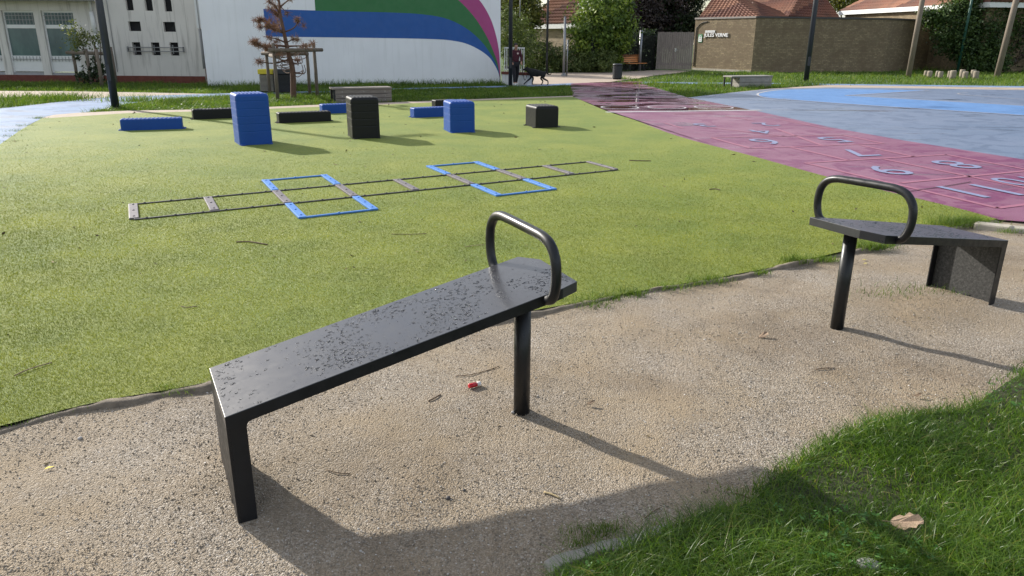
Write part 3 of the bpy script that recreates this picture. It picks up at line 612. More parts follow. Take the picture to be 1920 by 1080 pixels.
for (u, v, n, rad, h) in ((255, 190, 300, .45, .24), (60, 182, 300, .9, .2), (140, 184, 250, .5, .2), (1225, 158, 260, .35, .2), (1250, 163, 160, .4, .16), (1500, 158, 300, .7, .2), (1170, 148, 60, .2, .2), (400, 184, 200, .8, .15), (320, 188, 200, .7, .16), (530, 186, 400, .9, .16), (1760, 133, 200, 2, .3), (1890, 133, 300, 2, .4)):
    P = G(u, v)[:2] + RNG.normal(size=(n, 2)) * rad * np.array([1, .5]); parts.append(blades(P, -.03, h, .0008 * np.linalg.norm(P, axis=1), .8, 2, .5))
for u in np.arange(380, 940, 6):
    P = G(u, 160.2 - (u - 390) * .0077)[:2] + RNG.normal(size=(22, 2)) * [.12, .1] - [0, .12]; parts.append(blades(P, -.03, .2, .02, .6, 2, .7))
grass_obj('lawn_tufts', 'tufted green grass of the lawns around the paths', parts, 'far_grass')
tag(link('lawn_clover', npmesh('lawn_clover', *leaf_mesh(np.concatenate([(P := scatter(gpx(FL[1][0]), 2500)), np.full((len(P), 1), .03)], 1), np.tile([0, 0, 1.], (len(P), 1)) + RNG.normal(size=(len(P), 3)) * .4, .045)), 'far_grass'), 'low broad weeds in the lawn behind the turf', 'weeds', kind='stuff')

# ================================================================== BENCHES
K, Z0 = .16, .44
SEAT = [(0, -.241), (1.50, -.122), (1.587, -.10), (1.607, .285), (1.545, .408), (0, .241)]
def make_bench(name, label, loc, yaw, ndrops, dz):
    t = thing(name, label, 'bench', loc, yaw, 'inclined benches on the gravel')
    top = lambda x, y: Z0 + dz + K * x
    b = MB(); b.prism(SEAT, lambda x, y: top(x, y) - .05, top); seat = b.build('seat', 'bench_paint', t, bevel=.002)
    b = MB()   # leg: outer plate with a flange on each side
    zt = Z0 + dz - .0475
    b.span(.0005, .009, -.2405, .2405, -.06, zt); zs = lambda x: Z0 + dz + K * x - .0502
    for sg_, e0_, e1_, xe in ((-1, -.241, -.122, 1.497), (1, .241, .408, 1.542)):
        ed = lambda x: e0_ + (e1_ - e0_) * x / (1.5 if sg_ < 0 else 1.545)
        pf = [(.0095, -.06), (.072, -.06), (.072, zs(.072) - .022), (.0745, zs(.072) - .010), (.081, zs(.08) - .003), (.095, zs(.095)), (xe, zs(xe)), (xe, zs(xe) + .048), (.0012, zs(.0012) + .048), (.0012, zt + .0012), (.0095, zt + .0011)]
        lo = [b.bm.verts.new((x, ed(x) + sg_ * .0008, z)) for x, z in pf]; hi = [b.bm.verts.new((x, ed(x) - sg_ * .0075, z)) for x, z in pf]; b.bm.faces.new(lo); b.bm.faces.new(hi[::-1])
        for i in range(len(pf)): b.bm.faces.new((lo[i], lo[(i + 1) % len(pf)], hi[(i + 1) % len(pf)], hi[i]))
    b.build('leg_frame', 'shaded_bench_paint', t)
    b = MB(); b.span(.0092, .016, -.228, .228, -.05, zt - .01); b.build('leg_panel', 'dusty_black', t)
    b = MB(); b.cyl((1.389, .06, -.08), (1.389, .06, Z0 + dz + K * 1.389 - .045), .0405, None, 28); b.build('post', 'black_metal', t)
    hz = Z0 + dz + K * 1.41
    key = [(-.128, -.028), (-.178, -.004), (-.203, .06), (-.205, .13), (-.19, .19), (-.15, .235), (-.09, .256), (0, .262), (.25, .268), (.34, .265), (.405, .243), (.448, .19), (.46, .12), (.452, .05), (.425, -.005), (.385, -.028)]
    pth = smooth([(1.41, y, hz + z) for y, z in key], 5)
    b = MB(); b.tube(pth, .0235, 18); h = b.build('handle', 'black_metal', t)
    if ndrops:
        P = scatter(SEAT, ndrops, lambda c: np.clip(.38 + .6 * pnoise(c[:, 0], c[:, 1], 8, 53) - 1.2 * np.maximum(0, np.abs(c[:, 1]) - .16), .05, 1))
        P = P[inpoly(P + [[.012, 0]], SEAT) & inpoly(P - [[.012, 0]], SEAT) & inpoly(P + [[0, .01]], SEAT) & inpoly(P - [[0, .01]], SEAT)]; n = len(P)
        rr = .0018 + .0045 * RNG.random(n) ** 2.4; el = 1 + .9 * RNG.random(n); a0 = RNG.normal(size=n) * .5; V = []; m = 10
        th = np.arange(m) * 2 * math.pi / m
        wob = 1 + .11 * RNG.normal(size=(n, m))
        for fr_, hh in ((1., 0.), (.84, .20), (.5, .33), (.0, .37)):
            lx = np.cos(th)[None] * rr[:, None] * el[:, None] * fr_ * wob; ly = np.sin(th)[None] * rr[:, None] * fr_ * wob
            X = P[:, :1] + lx * np.cos(a0)[:, None] - ly * np.sin(a0)[:, None]; Y = P[:, 1:] + lx * np.sin(a0)[:, None] + ly * np.cos(a0)[:, None]
            V.append(np.stack([X, Y, top(X, Y) + .0002 + hh * rr[:, None] * np.ones((1, m))], 2))
        V = np.concatenate(V, 1); F = []
        for q in range(3):
            for j in range(m): F.append([q * m + j, q * m + (j + 1) % m, (q + 1) * m + (j + 1) % m, (q + 1) * m + j])
        F = (np.arange(n)[:, None, None] * 4 * m + np.array(F)[None]).reshape(-1, 4)
        o = link('water_drops', npmesh('water_drops', V.reshape(-1, 3), F, smooth=True), 'water', seat); o['kind'] = 'stuff'
    return t
make_bench('inclined_bench', 'near inclined black bench with rain drops on its seat, closest to the viewer', (-1.154, 2.643, 0), .478, 1900, 0.)
make_bench('inclined_bench', 'inclined black bench beside the pink court, low end at the right edge', (3.316, 5.219, 0), 3.62, 900, .016)

# ================================================================== STEP BLOCKS
def rrect(w, d, r, n=5):
    out = []
    for cx, cy, a0 in ((w / 2 - r, d / 2 - r, 0), (-w / 2 + r, d / 2 - r, 90), (-w / 2 + r, -d / 2 + r, 180), (w / 2 - r, -d / 2 + r, 270)):
        for i in range(n + 1): a = math.radians(a0 + 90 * i / n); out.append((cx + r * math.cos(a), cy + r * math.sin(a)))
    return out
def make_block(label, fl, fr, h, depth, mtl, bands, group):
    """fl, fr: ground points of the visible front edge"""
    fl, fr = np.array(fl[:2]), np.array(fr[:2]); d = fr - fl; W = np.linalg.norm(d); d /= W; nrm = np.array([-d[1], d[0]]); c = (fl + fr) / 2 + nrm * depth / 2
    t = thing('step_block', label, 'step block', (*c, .012), math.atan2(d[1], d[0]), group)
    b = MB(); flat_ = h < .3; r = .03 if flat_ else .055; e = .02 if flat_ else .05
    prof = [(0, 0.)]
    if bands:
        top = h - .12; prof.append((0, .02))
        for i in range(bands):
            z = top - i * (top - .12) / max(1, bands - .2)
            prof += [(0, z + .016), (0, z + .006), (.003, z + .0008), (.003, z - .0008), (0, z - .006), (0, z - .016)]
        prof = [prof[0]] + sorted(prof[1:], key=lambda q: q[1])
    if not bands: prof += [(0, .02), (0, h - e - .012)]
    prof += [(0, h - e), (.12 * e, h - .6 * e), (.32 * e, h - .28 * e), (.65 * e, h - .07 * e), (1.05 * e, h)]
    rings = []
    for ins, z in prof: rings.append([b.bm.verts.new((x, y, z)) for x, y in rrect(W - 2 * ins, depth - 2 * ins, max(.012, r - ins * .6))])
    for A, B in zip(rings, rings[1:]):
        n = len(A)
        for j in range(n): b.bm.faces.new((A[j], A[(j + 1) % n], B[(j + 1) % n], B[j])).smooth = True
    b.bm.faces.new(rings[-1])
    body = b.build('body', mtl, t)
    wn = body.modifiers.new('normals', 'WEIGHTED_NORMAL'); wn.weight = 100
    b = MB(); n = max(5, int(W / .075))
    for i in range(n):
        x = (i - (n - 1) / 2) * (W - 2.6 * e) / (n - .3); b.box((x, 0, h + .003), (W / n * .42, depth - 2.8 * e, .008))
    b.build('tread', mtl, t, bevel=.003)
    for sx in (-1, 1):
        for sy in (-1, 1):
            b = MB(); x, y = sx * (W / 2 - (.05 if bands else -.01)), sy * (depth / 2 + (.012 if bands else -.07))
            b.prism([(x + q[0], y + q[1]) for q in rrect(.09, .075, .03, 3)], .0, .014); b.cyl((x, y, .012), (x, y, .024), .011, .009, 8)
            b.build('foot_bracket', mtl, t, bevel=.003)
    return t
GB = 'stepping blocks standing on the turf'; GLB = 'low stepping beams on the turf'
g = lambda u, v: G(u, v)
make_block('tallest blue stepping block on the turf', g(450.5, 274.5), g(512.5, 271), .85, .62, 'blue_plastic', 5, GB)
make_block('tall black stepping block right of the tallest blue block', g(661.6, 262), g(714, 260), .735, .64, 'black_plastic', 4, GB)
make_block('mid height blue stepping block between the two black blocks', g(844.6, 250.4), g(891.5, 249), .59, .66, 'blue_plastic', 3, GB)
make_block('shortest black stepping block at the right end of the row', g(1005, 241.5), g(1048, 240), .44, .66, 'black_plastic', 0, GB)
def beam(label, fl, fr, m, dp=.3): make_block(label, fl, fr, .215, dp, m, 0, GLB)
beam('low blue beam nearest the left lamp post', g(227, 246.5), g(343, 243), 'blue_plastic')
_fl = g(363, 225.5); _d = g(622, 228.3) - g(524, 232.5); beam('low black beam partly behind the tallest blue block', _fl, _fl + _d, 'black_plastic')
beam('low black beam between the tallest blue block and the tall black block', g(524, 232.5), g(622, 228.3), 'black_plastic')
_fl = g(605, 214.5); beam('low blue beam partly behind the tall black block', _fl, _fl + _d, 'blue_plastic')
_fl = g(777, 222); beam('low blue beam partly behind the mid height blue block', _fl, _fl + _d, 'blue_plastic')
_fl = g(817, 205); beam('low black beam hidden behind the mid height blue block', _fl, _fl + _d * .56, 'black_plastic', .3)

# ================================================================== LADDER ON THE TURF
a0, a1 = G(252, 415)[:2], G(1157, 321)[:2]; c0, c1 = G(250, 384)[:2], G(1105, 307)[:2]
d = a1 - a0; ln = np.linalg.norm(d); ux = d / ln; uy = np.array([-ux[1], ux[0]]); CW = ln / 8; HW = float(((c0 - a0) @ uy + (c1 - a1) @ uy) / 2); sk = float(((c0 - a0) @ ux + (c1 - a1) @ ux) / 2)
t = thing('hopscotch_ladder', 'grey and blue hopscotch ladder frame lying flat on the turf', 'hopscotch ladder', (*a0, .012), math.atan2(ux[1], ux[0]))
def bolt(b, x, y, z=.03): b.cyl((x, y, z), (x, y, z + .01), .014, .011, 8)
pt = lambda i, f: (i * CW + sk * f, HW * f)
for f in (0, 1):
    b = MB(); x0, y0 = pt(0, f); x1, y1 = pt(8, f); b.span(x0, x1, y0 - .014, y0 + .014, 0, .014)
    for i in range(8):
        for q in (.15, .5, .85): bolt(b, x0 + (i + q) * CW, y0, .012)
    b.build('rail', 'ladder_black', t, bevel=.004)
def flat(b, p, q, wv, z0=.0, z1=.022):
    p, q = np.array(p), np.array(q); m = (p + q) / 2; v = q - p; b.box((*m, (z0 + z1) / 2), (np.linalg.norm(v), wv, z1 - z0), math.atan2(v[1], v[0]))
for i in range(9):
    b = MB(); flat(b, pt(i, .025), pt(i, .975), .09 if i < 8 else .06)
    for q in (.12, .5, .88): bolt(b, *pt(i, q), .021)
    b.build('rung', 'ladder_grey', t, bevel=.006)
for i0 in (2, 5):
    for f0, f1 in ((1.03, 1.97), (-.03, -.97)):
        b = MB(); flat(b, pt(i0, f0), pt(i0, f1), .085); flat(b, pt(i0 + 1, f0), pt(i0 + 1, f1), .085)
        p, q = np.array(pt(i0, f1)), np.array(pt(i0 + 1, f1)); s_ = .018 * (1 if f1 < 0 else -1); flat(b, p + [.043, s_], q + [-.043, s_], .034, 0, .018)
        for pp in (i0, i0 + 1):
            for w_ in (.15, .5, .88): bolt(b, *pt(pp, f0 + (f1 - f0) * w_), .021)
        bolt(b, *((p + q) / 2 + [0, s_]), .017)
        b.build('square_frame', 'ladder_blue', t, bevel=.006)

# ================================================================== LEFT BUILDING AND MURAL BUILDING
def wall_with_openings(mb, s0, s1, z0, z1, ops, depth=.2, y=0.):
    ss = sorted({s0, s1, *[a for o in ops for a in o[:2]]}); zs = sorted({z0, z1, *[a for o in ops for a in o[2:]]})
    ss = [s for s in ss if s0 <= s <= s1]; zs = [z for z in zs if z0 <= z <= z1]
    for i in range(len(ss) - 1):
        for j in range(len(zs) - 1):
            cs, cz = (ss[i] + ss[i + 1]) / 2, (zs[j] + zs[j + 1]) / 2
            if any(o[0] < cs < o[1] and o[2] < cz < o[3] for o in ops): continue
            mb.face([(ss[i], y, zs[j]), (ss[i + 1], y, zs[j]), (ss[i + 1], y, zs[j + 1]), (ss[i], y, zs[j + 1])])
    for a, b, c, e in ops:
        mb.face([(a, y, c), (a, y + depth, c), (a, y + depth, e), (a, y, e)]); mb.face([(b, y, c), (b, y, e), (b, y + depth, e), (b, y + depth, c)])
        mb.face([(a, y, e), (a, y + depth, e), (b, y + depth, e), (b, y, e)]); mb.face([(a, y, c), (b, y, c), (b, y + depth, c), (a, y + depth, c)])
FA = Facade((-24.5, 32.45), (-12.72, 32.0))
lb = thing('school_building', 'cream rendered building with slanted looking windows at the left', 'building', (*FA.p0, 0), FA.rot)
H1 = 5.5
sJ = FA.px(205, 100)[0]
def zr(u0, v0, u1, v1, k=3.856): return FA.rect(u0 / k, v0 / k, u1 / k, v1 / k)
# tall windows of the left section
w2 = (FA.px(92, 100)[0] - .05, FA.px(148, 100)[0] + .02); wd_ = w2[1] - w2[0]; pw = FA.px(93, 143)[0] - FA.px(79, 143)[0]
zt_, zg, zb_ = FA.px(100, 20)[1], FA.px(118, 105)[1], FA.px(125, 141)[1]
tall = []
for k in range(-3, 1): tall.append((w2[0] + k * (wd_ + pw), w2[1] + k * (wd_ + pw), zb_, zt_))
tall = [q for q in tall if q[0] > .1] + [(w2[1] + pw, w2[1] + pw + .0001, zb_, zt_)][:0]
small = []
for r_ in ((898, -40, 968, 75), (1037, -40, 1108, 78), (1177, -40, 1246, 83), (925, 155, 1022, 225), (1177, 158, 1272, 230), (952, 305, 1025, 398), (1090, 307, 1162, 400), (1224, 307, 1297, 402)):
    small.append(zr(*r_))
mb = MB(); zpl = FA.px(250, 142)[1]
HL = FA.px(100, 2)[1] + .2
wall_with_openings(mb, 0, sJ, zpl, HL, tall, .22); wall_with_openings(mb, sJ, FA.len, zpl, H1, small, .22)
mb.face([(FA.len, 0, 0), (FA.len, 9, 0), (FA.len, 9, H1), (FA.len, 0, H1)]); mb.face([(0, 0, 0), (0, 9, 0), (0, 9, HL), (0, 0, HL)]); mb.face([(sJ, 0, H1), (FA.len, 0, H1), (FA.len, 9, H1), (sJ, 9, H1)]); mb.face([(0, 0, HL), (sJ, 0, HL), (sJ, 9, HL), (0, 9, HL)]); mb.face([(sJ, 0, HL), (sJ, 9, HL), (sJ, 9, H1), (sJ, 0, H1)])
mb.build('wall', 'cream_wall', lb)
mb = MB(); mb.span(0, FA.len, -.03, .2, -.05, zpl - .002); mb.build('plinth', 'plinth_red', lb)
zE = FA.px(100, 2)[1]
mb = MB(); mb.span(-.2, sJ, -.75, -.005, zE, zE + .22); mb.build('eave', 'grey_trim', lb)
for (a, b, c, e) in tall:
    fr_ = MB(); zt2 = e - (e - c) * .215; zt3 = zt2 - .14
    for x in (a, b - .06): fr_.span(x, x + .06, .10, .15, c, e)
    fr_.span(a + .061, b - .061, .10, .15, e - .07, e); fr_.span(a + .061, b - .061, .09, .15, zt3, zt2); fr_.span(a + .061, b - .061, .09, .15, zg - .12, zg)
    fr_.span(a + .061, b - .061, .11, .15, zg - .30, zg - .13) if False else None
    w_ = fr_.build('window', 'white_trim', lb)
    p_ = MB(); p_.span(a + .055, b - .055, .125, .14, zg - .02, e - .02); p_.build('pane', 'window_glass', w_)
    p_ = MB(); p_.span(a + .02, b - .02, .112, .16, c + .14, zg - .122); p_.build('panel', 'white_trim', w_)
    p_ = MB(); p_.span(a + .02, b - .02, .06, .16, c, c + .10); p_.build('sill', 'grey_trim', w_)
    n = 9; p_ = MB()
    for i in range(n): x = a + .1 + i * (b - a - .2) / (n - 1); p_.span(x - .008, x + .008, .055, .07, zg - .22, zg - .02)
    p_.span(a + .06, b - .06, .052, .073, zg - .15, zg - .13); p_.build('lower_grille', 'grey_trim', w_)
    p_ = MB()
    for i in range(n): x = a + .1 + i * (b - a - .2) / (n - 1); p_.span(x - .008, x + .008, .055, .07, zt2 + .02, e - .08)
    p_.span(a + .06, b - .06, .052, .073, zt2 + .33 * (e - zt2), zt2 + .33 * (e - zt2) + .02); p_.span(a + .06, b - .06, .052, .073, e - .2, e - .18);
    p_.build('grille', 'grey_trim', w_)
for k, (a, b, c, e) in enumerate(small):
    fr_ = MB()
    for x in (a, b - .03): fr_.span(x, x + .03, .13, .18, c, e)
    fr_.span(a + .031, b - .031, .13, .18, e - .03, e); fr_.span(a + .031, b - .031, .13, .18, c, c + .03); w_ = fr_.build('window', 'dark_void', lb)
    p_ = MB(); p_.span(a + .01, b - .01, .15, .17, c + .01, e - .01); p_.build('pane', 'dark_void', w_)
zz = [FA.px(300, 343 / 3.856)[1], FA.px(300, 371 / 3.856)[1]]; sa, sb = FA.px(926 / 3.856, 90)[0], FA.px(1331 / 3.856, 90)[0]
p_ = MB()
for z in zz: p_.span(sa, sb, -.10, -.075, z - .016, z + .016)
for x in (sa, sb - .025): p_.span(x, x + .025, -.1, .01, zz[1] - .03, zz[0] + .03)
for q in small[5:]:
    m_ = (q[0] + q[1]) / 2; p_.span(m_ - .015, m_ + .015, -.115, -.102, zz[1] - .1, zz[0] + .1)
p_.build('window_bar', 'galvanised', lb)
pA, pB, pC = FA.px(165, -30), FA.px(173, 22), FA.px(181, 62)
p_ = MB(); p_.tube([(pA[0], -.09, pA[1]), (pB[0], -.09, pB[1])], .05, 10); p_.tube([(pB[0], -.09, pB[1]), (pB[0] + .02, -.09, pC[1]), ], .085, 10); p_.tube([(pB[0] + .02, -.09, pC[1]), (pB[0] + .02, -.09, .1)], .05, 10); p_.build('downpipe', 'white_trim', lb)
p_ = MB(); x = FA.px(203, 20)[0]; p_.tube([(x, -.02, H1 - .2), (x, -.02, .4)], .012, 6); p_.build('cable', 'grey_trim', lb)

FM = Facade(G(390, 160.5), G(938.5, 156))
wb = thing('mural_building', 'tall white building with blue, green and magenta mural stripes', 'building', (*FM.p0, 0), FM.rot)
H2 = 5.75
mb = MB(); mb.span(0, FM.len, 0, 1.55, -.05, H2); mb.build('wall', 'white_wall', wb)
mb = MB(); mb.span(-.03, -.001, .02, 1.5, -.05, .62); mb.build('plinth', 'plinth_red', wb)
mb = MB(); mb.span(-.17, -.03, .2, .42, FM.px(372, 52)[1], H2 - .2); mb.build('gutter_box', 'white_trim', wb)
mb = MB(); mb.tube([(-.09, .31, FM.px(378, 54)[1]), (-.09, .31, .62)], .055, 10); mb.tube([(-.07, .12, H2 - .5), (-.07, .12, .7)], .02, 6); mb.build('downpipe', 'grey_trim', wb)
def m2(x, y): return FM.px(400 + x / 3.4286, y / 3.4286)
def mural(name, pts, m, y):
    b = MB(); b.face([(p[0], y, p[1]) for p in pts]); o = b.build(name, m, wb, recalc=False)
    if o.data.polygons[0].normal.y > 0: o.data.flip_normals()
blue_top = smooth([m2(*p) for p in [(1000, 77), (1180, 82), (1330, 91), (1460, 110), (1560, 145), (1650, 200), (1730, 275), (1790, 360), (1825, 430), (1838, 480), (1841, 530)]], 5)
blue_bot = smooth([m2(*p) for p in [(1843, 535), (1836, 480), (1815, 430), (1775, 370), (1710, 320), (1630, 282), (1550, 263), (1450, 253), (1250, 247), (1000, 243)]], 5)
s_l = m2(330, 150)[0]
mural('blue_stripe', [(s_l, m2(330, 58)[1]), *[tuple(p) for p in blue_top], *[tuple(p) for p in blue_bot], (s_l, m2(340, 235)[1])], 'mural_blue', -.004)
green_top = smooth([m2(*p) for p in [(1500, -60), (1580, 5), (1640, 65), (1700, 140), (1760, 240), (1800, 330), (1828, 410), (1842, 500)]], 5)
sg = m2(654, 40)[0]; zg0 = m2(654, 69)[1]
mural('green_stripe', [(sg, zg0), *[tuple(p) for p in blue_top[:-4]], tuple(green_top[-1]), *[tuple(p) for p in green_top[::-1]], m2(1300, -200), (sg, m2(654, -200)[1])], 'mural_green', -.0042)
mag_r = smooth([m2(*p) for p in [(1845, 520), (1842, 420), (1836, 330), (1820, 240), (1790, 140), (1745, 50), (1690, -20), (1600, -90)]], 5)
mural('magenta_stripe', [*[tuple(p) for p in green_top], *[tuple(p) for p in mag_r]], 'mural_magenta', -.0044)

# low wall with railing right of the mural
FLW = Facade(G(940, 157.0), G(985, 159.6)); FLW.len += .1
lw = thing('low_wall', 'low white wall with brick coping and metal railing behind the walker', 'wall', (*FLW.p0, 0), FLW.rot)
zc = FLW.px(960, 140)[1]; zc2 = FLW.px(960, 135)[1]; zr_ = FLW.px(960, 91)[1]
mb = MB(); mb.span(.02, FLW.len, 0, .35, -.05, zc); mb.build('base', 'low_white', lw)
mb = MB(); mb.span(.02, FLW.len + .03, -.03, .38, zc + .001, zc2); mb.build('coping', 'plinth_red', lw)
mb = MB(); e_ = FLW.px(978, 100)[0]; n = 9
for i in range(n + 1): x = .04 + i * (e_ - .06) / n; mb.span(x - .010, x + .010, .15, .18, zc2, zr_)
mb.span(.02, e_, .14, .19, zr_, zr_ + .05); mb.span(.02, e_, .145, .185, zc2 + .08, zc2 + .11)
th = np.linspace(0, 2 * math.pi, 14)
for cz in (.55, .3): mb.tube([(.62 + .13 * math.cos(a), .12, zc2 + cz + .12 * math.sin(a)) for a in th], .012, 5)
mb.build('railing', 'white_trim', lw)

# ================================================================== BRICK SCHOOL WALL BUILDING
HB = 3.08
pA, pB, pC, pD, pE = G(1297, 129.6)[:2], G(1408, 134.8)[:2], G(1654, 133.8)[:2], G(1735, 130.5)[:2], G(1990, 130.0)[:2]
FB = Facade(pA, pB); FC = Facade(pB, pC)
bb = thing('brick_building', 'flat topped yellow brick school building with white lettering', 'building', (*pA, 0), 0)
loc = lambda p: (p[0] - pA[0], p[1] - pA[1])
def brick_face(p0, p1, nm='brick_wall', h=HB, m='brick'):
    f = Facade(p0, p1); b = MB(); b.span(0, f.len, 0, .3, -.1, h); o = b.build(nm, m, bb); o.location = (*loc(p0), 0); o.rotation_euler = (0, 0, f.rot); return f
brick_face(pA, pB); f2 = brick_face(pB + np.array([.003, .003]), pC); brick_face(pC, pD); brick_face(pD, pE)
for (p0, p1, m) in ((pA, pB, 'coping_sunlit'), (pB, pC, 'coping'), (pC, pD, 'coping')):
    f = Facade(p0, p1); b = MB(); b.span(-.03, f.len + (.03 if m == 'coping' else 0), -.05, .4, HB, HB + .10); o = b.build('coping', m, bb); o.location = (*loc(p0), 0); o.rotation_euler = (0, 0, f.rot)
b = MB(); b.face([(*loc(pA), HB - .02), (*loc(pB), HB - .02), (*loc(pC), HB - .02), (*loc(pD), HB - .02), (*loc(pE), HB - .02), (30, 14, HB - .02), (4, 14, HB - .02)]); b.build('flat_roof', 'coping', bb)
b = MB(); b.span(.1, FB.len, -.06, -.002, -.1, .09); o = b.build('footing', 'kerb_pale', bb); o.rotation_euler = (0, 0, FB.rot)
b = MB(); x = .16; b.tube(smooth([(x, -.03, .2), (x, -.03, 2.3), (x + .1, -.03, 2.62), (.6, -.03, 2.85), (1.1, -.03, 2.93)], 5), .025, 6); o = b.build('cable', 'coping', bb); o.rotation_euler = (0, 0, FB.rot)
k4 = lambda x, y: FB.px(1280 + x / 8.31, 20 + y / 8.31)
sgn = thing('wall_lettering', 'white lettering reading JULES VERNE on the sunlit brick wall', 'sign', (*pA, 0), FB.rot)
a, b_ = k4(340, 422), k4(722, 345); me = text_mesh('JULES VERNE', 1., .02); V = np.array([v.co[:] for v in me.vertices]); w_, h_ = np.ptp(V[:, 0]), np.ptp(V[:, 1])
o = link('lettering', me, 'text_white', sgn); o.scale = ((b_[0] - a[0]) / w_, (k4(530, 345)[1] - k4(530, 420)[1]) / h_, 1); o.rotation_euler = (math.pi / 2, 0, 0); o.location = ((a[0] + b_[0]) / 2, -.045, k4(530, 383)[1])
c0_, c1_ = k4(356, 342), k4(510, 308); mb = MB(); mb.span(c0_[0], c1_[0], -.04, -.004, c0_[1], c1_[1]); mb.build('plate', 'text_white', sgn)
for wd_t, f0, f1 in (('ECOLE', .05, .33), ('MATERNELLE', .39, .95)):
    me = text_mesh(wd_t, 1., .0); V = np.array([v.co[:] for v in me.vertices]); o = link('caption', me, 'text_grey', sgn); o.scale = ((c1_[0] - c0_[0]) * (f1 - f0) / np.ptp(V[:, 0]), (c1_[1] - c0_[1]) * .42 / np.ptp(V[:, 1]), 1); o.rotation_euler = (math.pi / 2, 0, 0); o.location = (c0_[0] + (c1_[0] - c0_[0]) * (f0 + f1) / 2, -.043, (c0_[1] + c1_[1]) / 2)
c0_, c1_ = k4(244, 492), k4(312, 368); sg_ = thing('notice_sign', 'small green edged white notice on brick left of the lettering', 'sign', (*pA, 0), FB.rot)
mb = MB(); mb.span(c0_[0], c1_[0], -.03, -.003, c0_[1], c1_[1]); mb.build('board', 'sign_green', sg_)
mb = MB(); xm = (c0_[0] + c1_[0]) / 2; hw_ = (c1_[0] - c0_[0]) * .42; b0 = c0_[1] + .03; b1 = c1_[1] - .2
mb.face([(xm - hw_, -.034, b0), (xm + hw_, -.034, b0), (xm + hw_, -.034, b1), (xm + hw_ * .5, -.034, b1 + .14), (xm - hw_ * .5, -.034, b1 + .14), (xm - hw_, -.034, b1)]); mb.build('face', 'text_white', sg_)
mb = MB()
mb.ball((xm, -.036, b1 + .05), (.05, .004, .05), 2); mb.build('emblem', 'sign_green', sg_)
for i in range(4): mb = MB(); mb.span(xm - hw_ * .6, xm + hw_ * .6, -.038, -.035, b0 + .08 + i * .1, b0 + .12 + i * .1); mb.build('text_line', 'text_grey', sg_)

# tiled roofs -----------------------------------------------------------------
def tile_face(mb_list, e0, e1, r0, r1, rows, step=.045):
    """stepped courses from eave e0-e1 up to ridge r0-r1"""
    e0, e1, r0, r1 = map(lambda p: np.array(p, float), (e0, e1, r0, r1))
    nrm = np.cross(e1 - e0, r0 - e0 if np.linalg.norm(r0 - e0) > 1e-6 else r1 - e0); nrm /= np.linalg.norm(nrm)
    if nrm[2] < 0: nrm = -nrm
    V, F, R = mb_list; Wt = .30
    for i in range(rows):
        t0, t1 = i / rows, (i + 1) / rows
        a, b = e0 + (r0 - e0) * t0, e1 + (r1 - e1) * t0; c, d = e1 + (r1 - e1) * t1, e0 + (r0 - e0) * t1
        n = max(1, int(np.linalg.norm(b - a) / Wt)); sub = 4
        us = np.linspace(0, 1, n * sub + 1)
        for j in range(n * sub):
            h0 = [.0, .05, .035, .01, .0][j % sub]; h1 = [.0, .05, .035, .01, .0][j % sub + 1]; rv = hash((i * 7919 + (j // sub) * 104729)) % 997 / 997
            k = len(V); u0, u1 = us[j], us[j + 1]
            V += [a + (b - a) * u0 + nrm * (step + h0), a + (b - a) * u1 + nrm * (step + h1), d + (c - d) * u1 + nrm * h1, d + (c - d) * u0 + nrm * h0, a + (b - a) * u0 - nrm * .02, a + (b - a) * u1 - nrm * .02]
            F += [[k, k + 1, k + 2, k + 3], [k + 4, k + 5, k + 1, k]]; R += [rv] * 6
def roof_obj(faces, parent, rows=14):
    acc = ([], [], [])
    for f in faces: tile_face(acc, *f[:4], f[4] if len(f) > 4 else rows)
    V, F, R = acc; loc_ = np.array(parent.location); o = link('roof', npmesh('roof', np.array(V) - loc_, np.array(F), np.array(R)), 'roof_tile', parent); return o
def hip_house(name, label, corners, apex0, apex1, zb, wall_m='house_brick', fascia=True, rows=14):
    """corners: 4 eave points (front-left, front-right, back-right, back-left), apex0/apex1 ridge ends (left, right)"""
    c = [np.array(q, float) for q in corners]; a0, a1 = np.array(apex0, float), np.array(apex1, float)
    t = thing(name, label, 'building', (*c[0][:2], 0)); L0 = np.array([*c[0][:2], 0])
    roof_obj([(c[0], c[1], a0, a1, rows), (c[1], c[2], a1, a1, rows), (c[2], c[3], a1, a0, rows), (c[3], c[0], a0, a0, rows)], t)
    cen = sum(c) / 4; b = MB(); ins = [q + (cen - q) / np.linalg.norm(cen - q) * .55 - L0 for q in c]
    for i in range(4):
        p, q = ins[i], ins[(i + 1) % 4]; b.face([(p[0], p[1], -.1), (q[0], q[1], -.1), (q[0], q[1], q[2] - .02), (p[0], p[1], p[2] - .02)])
    b.build('wall', wall_m, t)
    if fascia:
        b = MB()
        for i in range(4):
            p, q = c[i] - L0, c[(i + 1) % 4] - L0; v = q - p; ln_ = np.linalg.norm(v); m_ = (p + q) / 2
            b.box((m_[0], m_[1], m_[2] - .15), (ln_, .06, .30), math.atan2(v[1], v[0]))
            b.face([(*p[:2], p[2] - .28), (*q[:2], q[2] - .28), (*ins[(i + 1) % 4][:2], q[2] - .28), (*ins[i][:2], p[2] - .28)])
        b.build('fascia', 'white_trim', t)
    return t
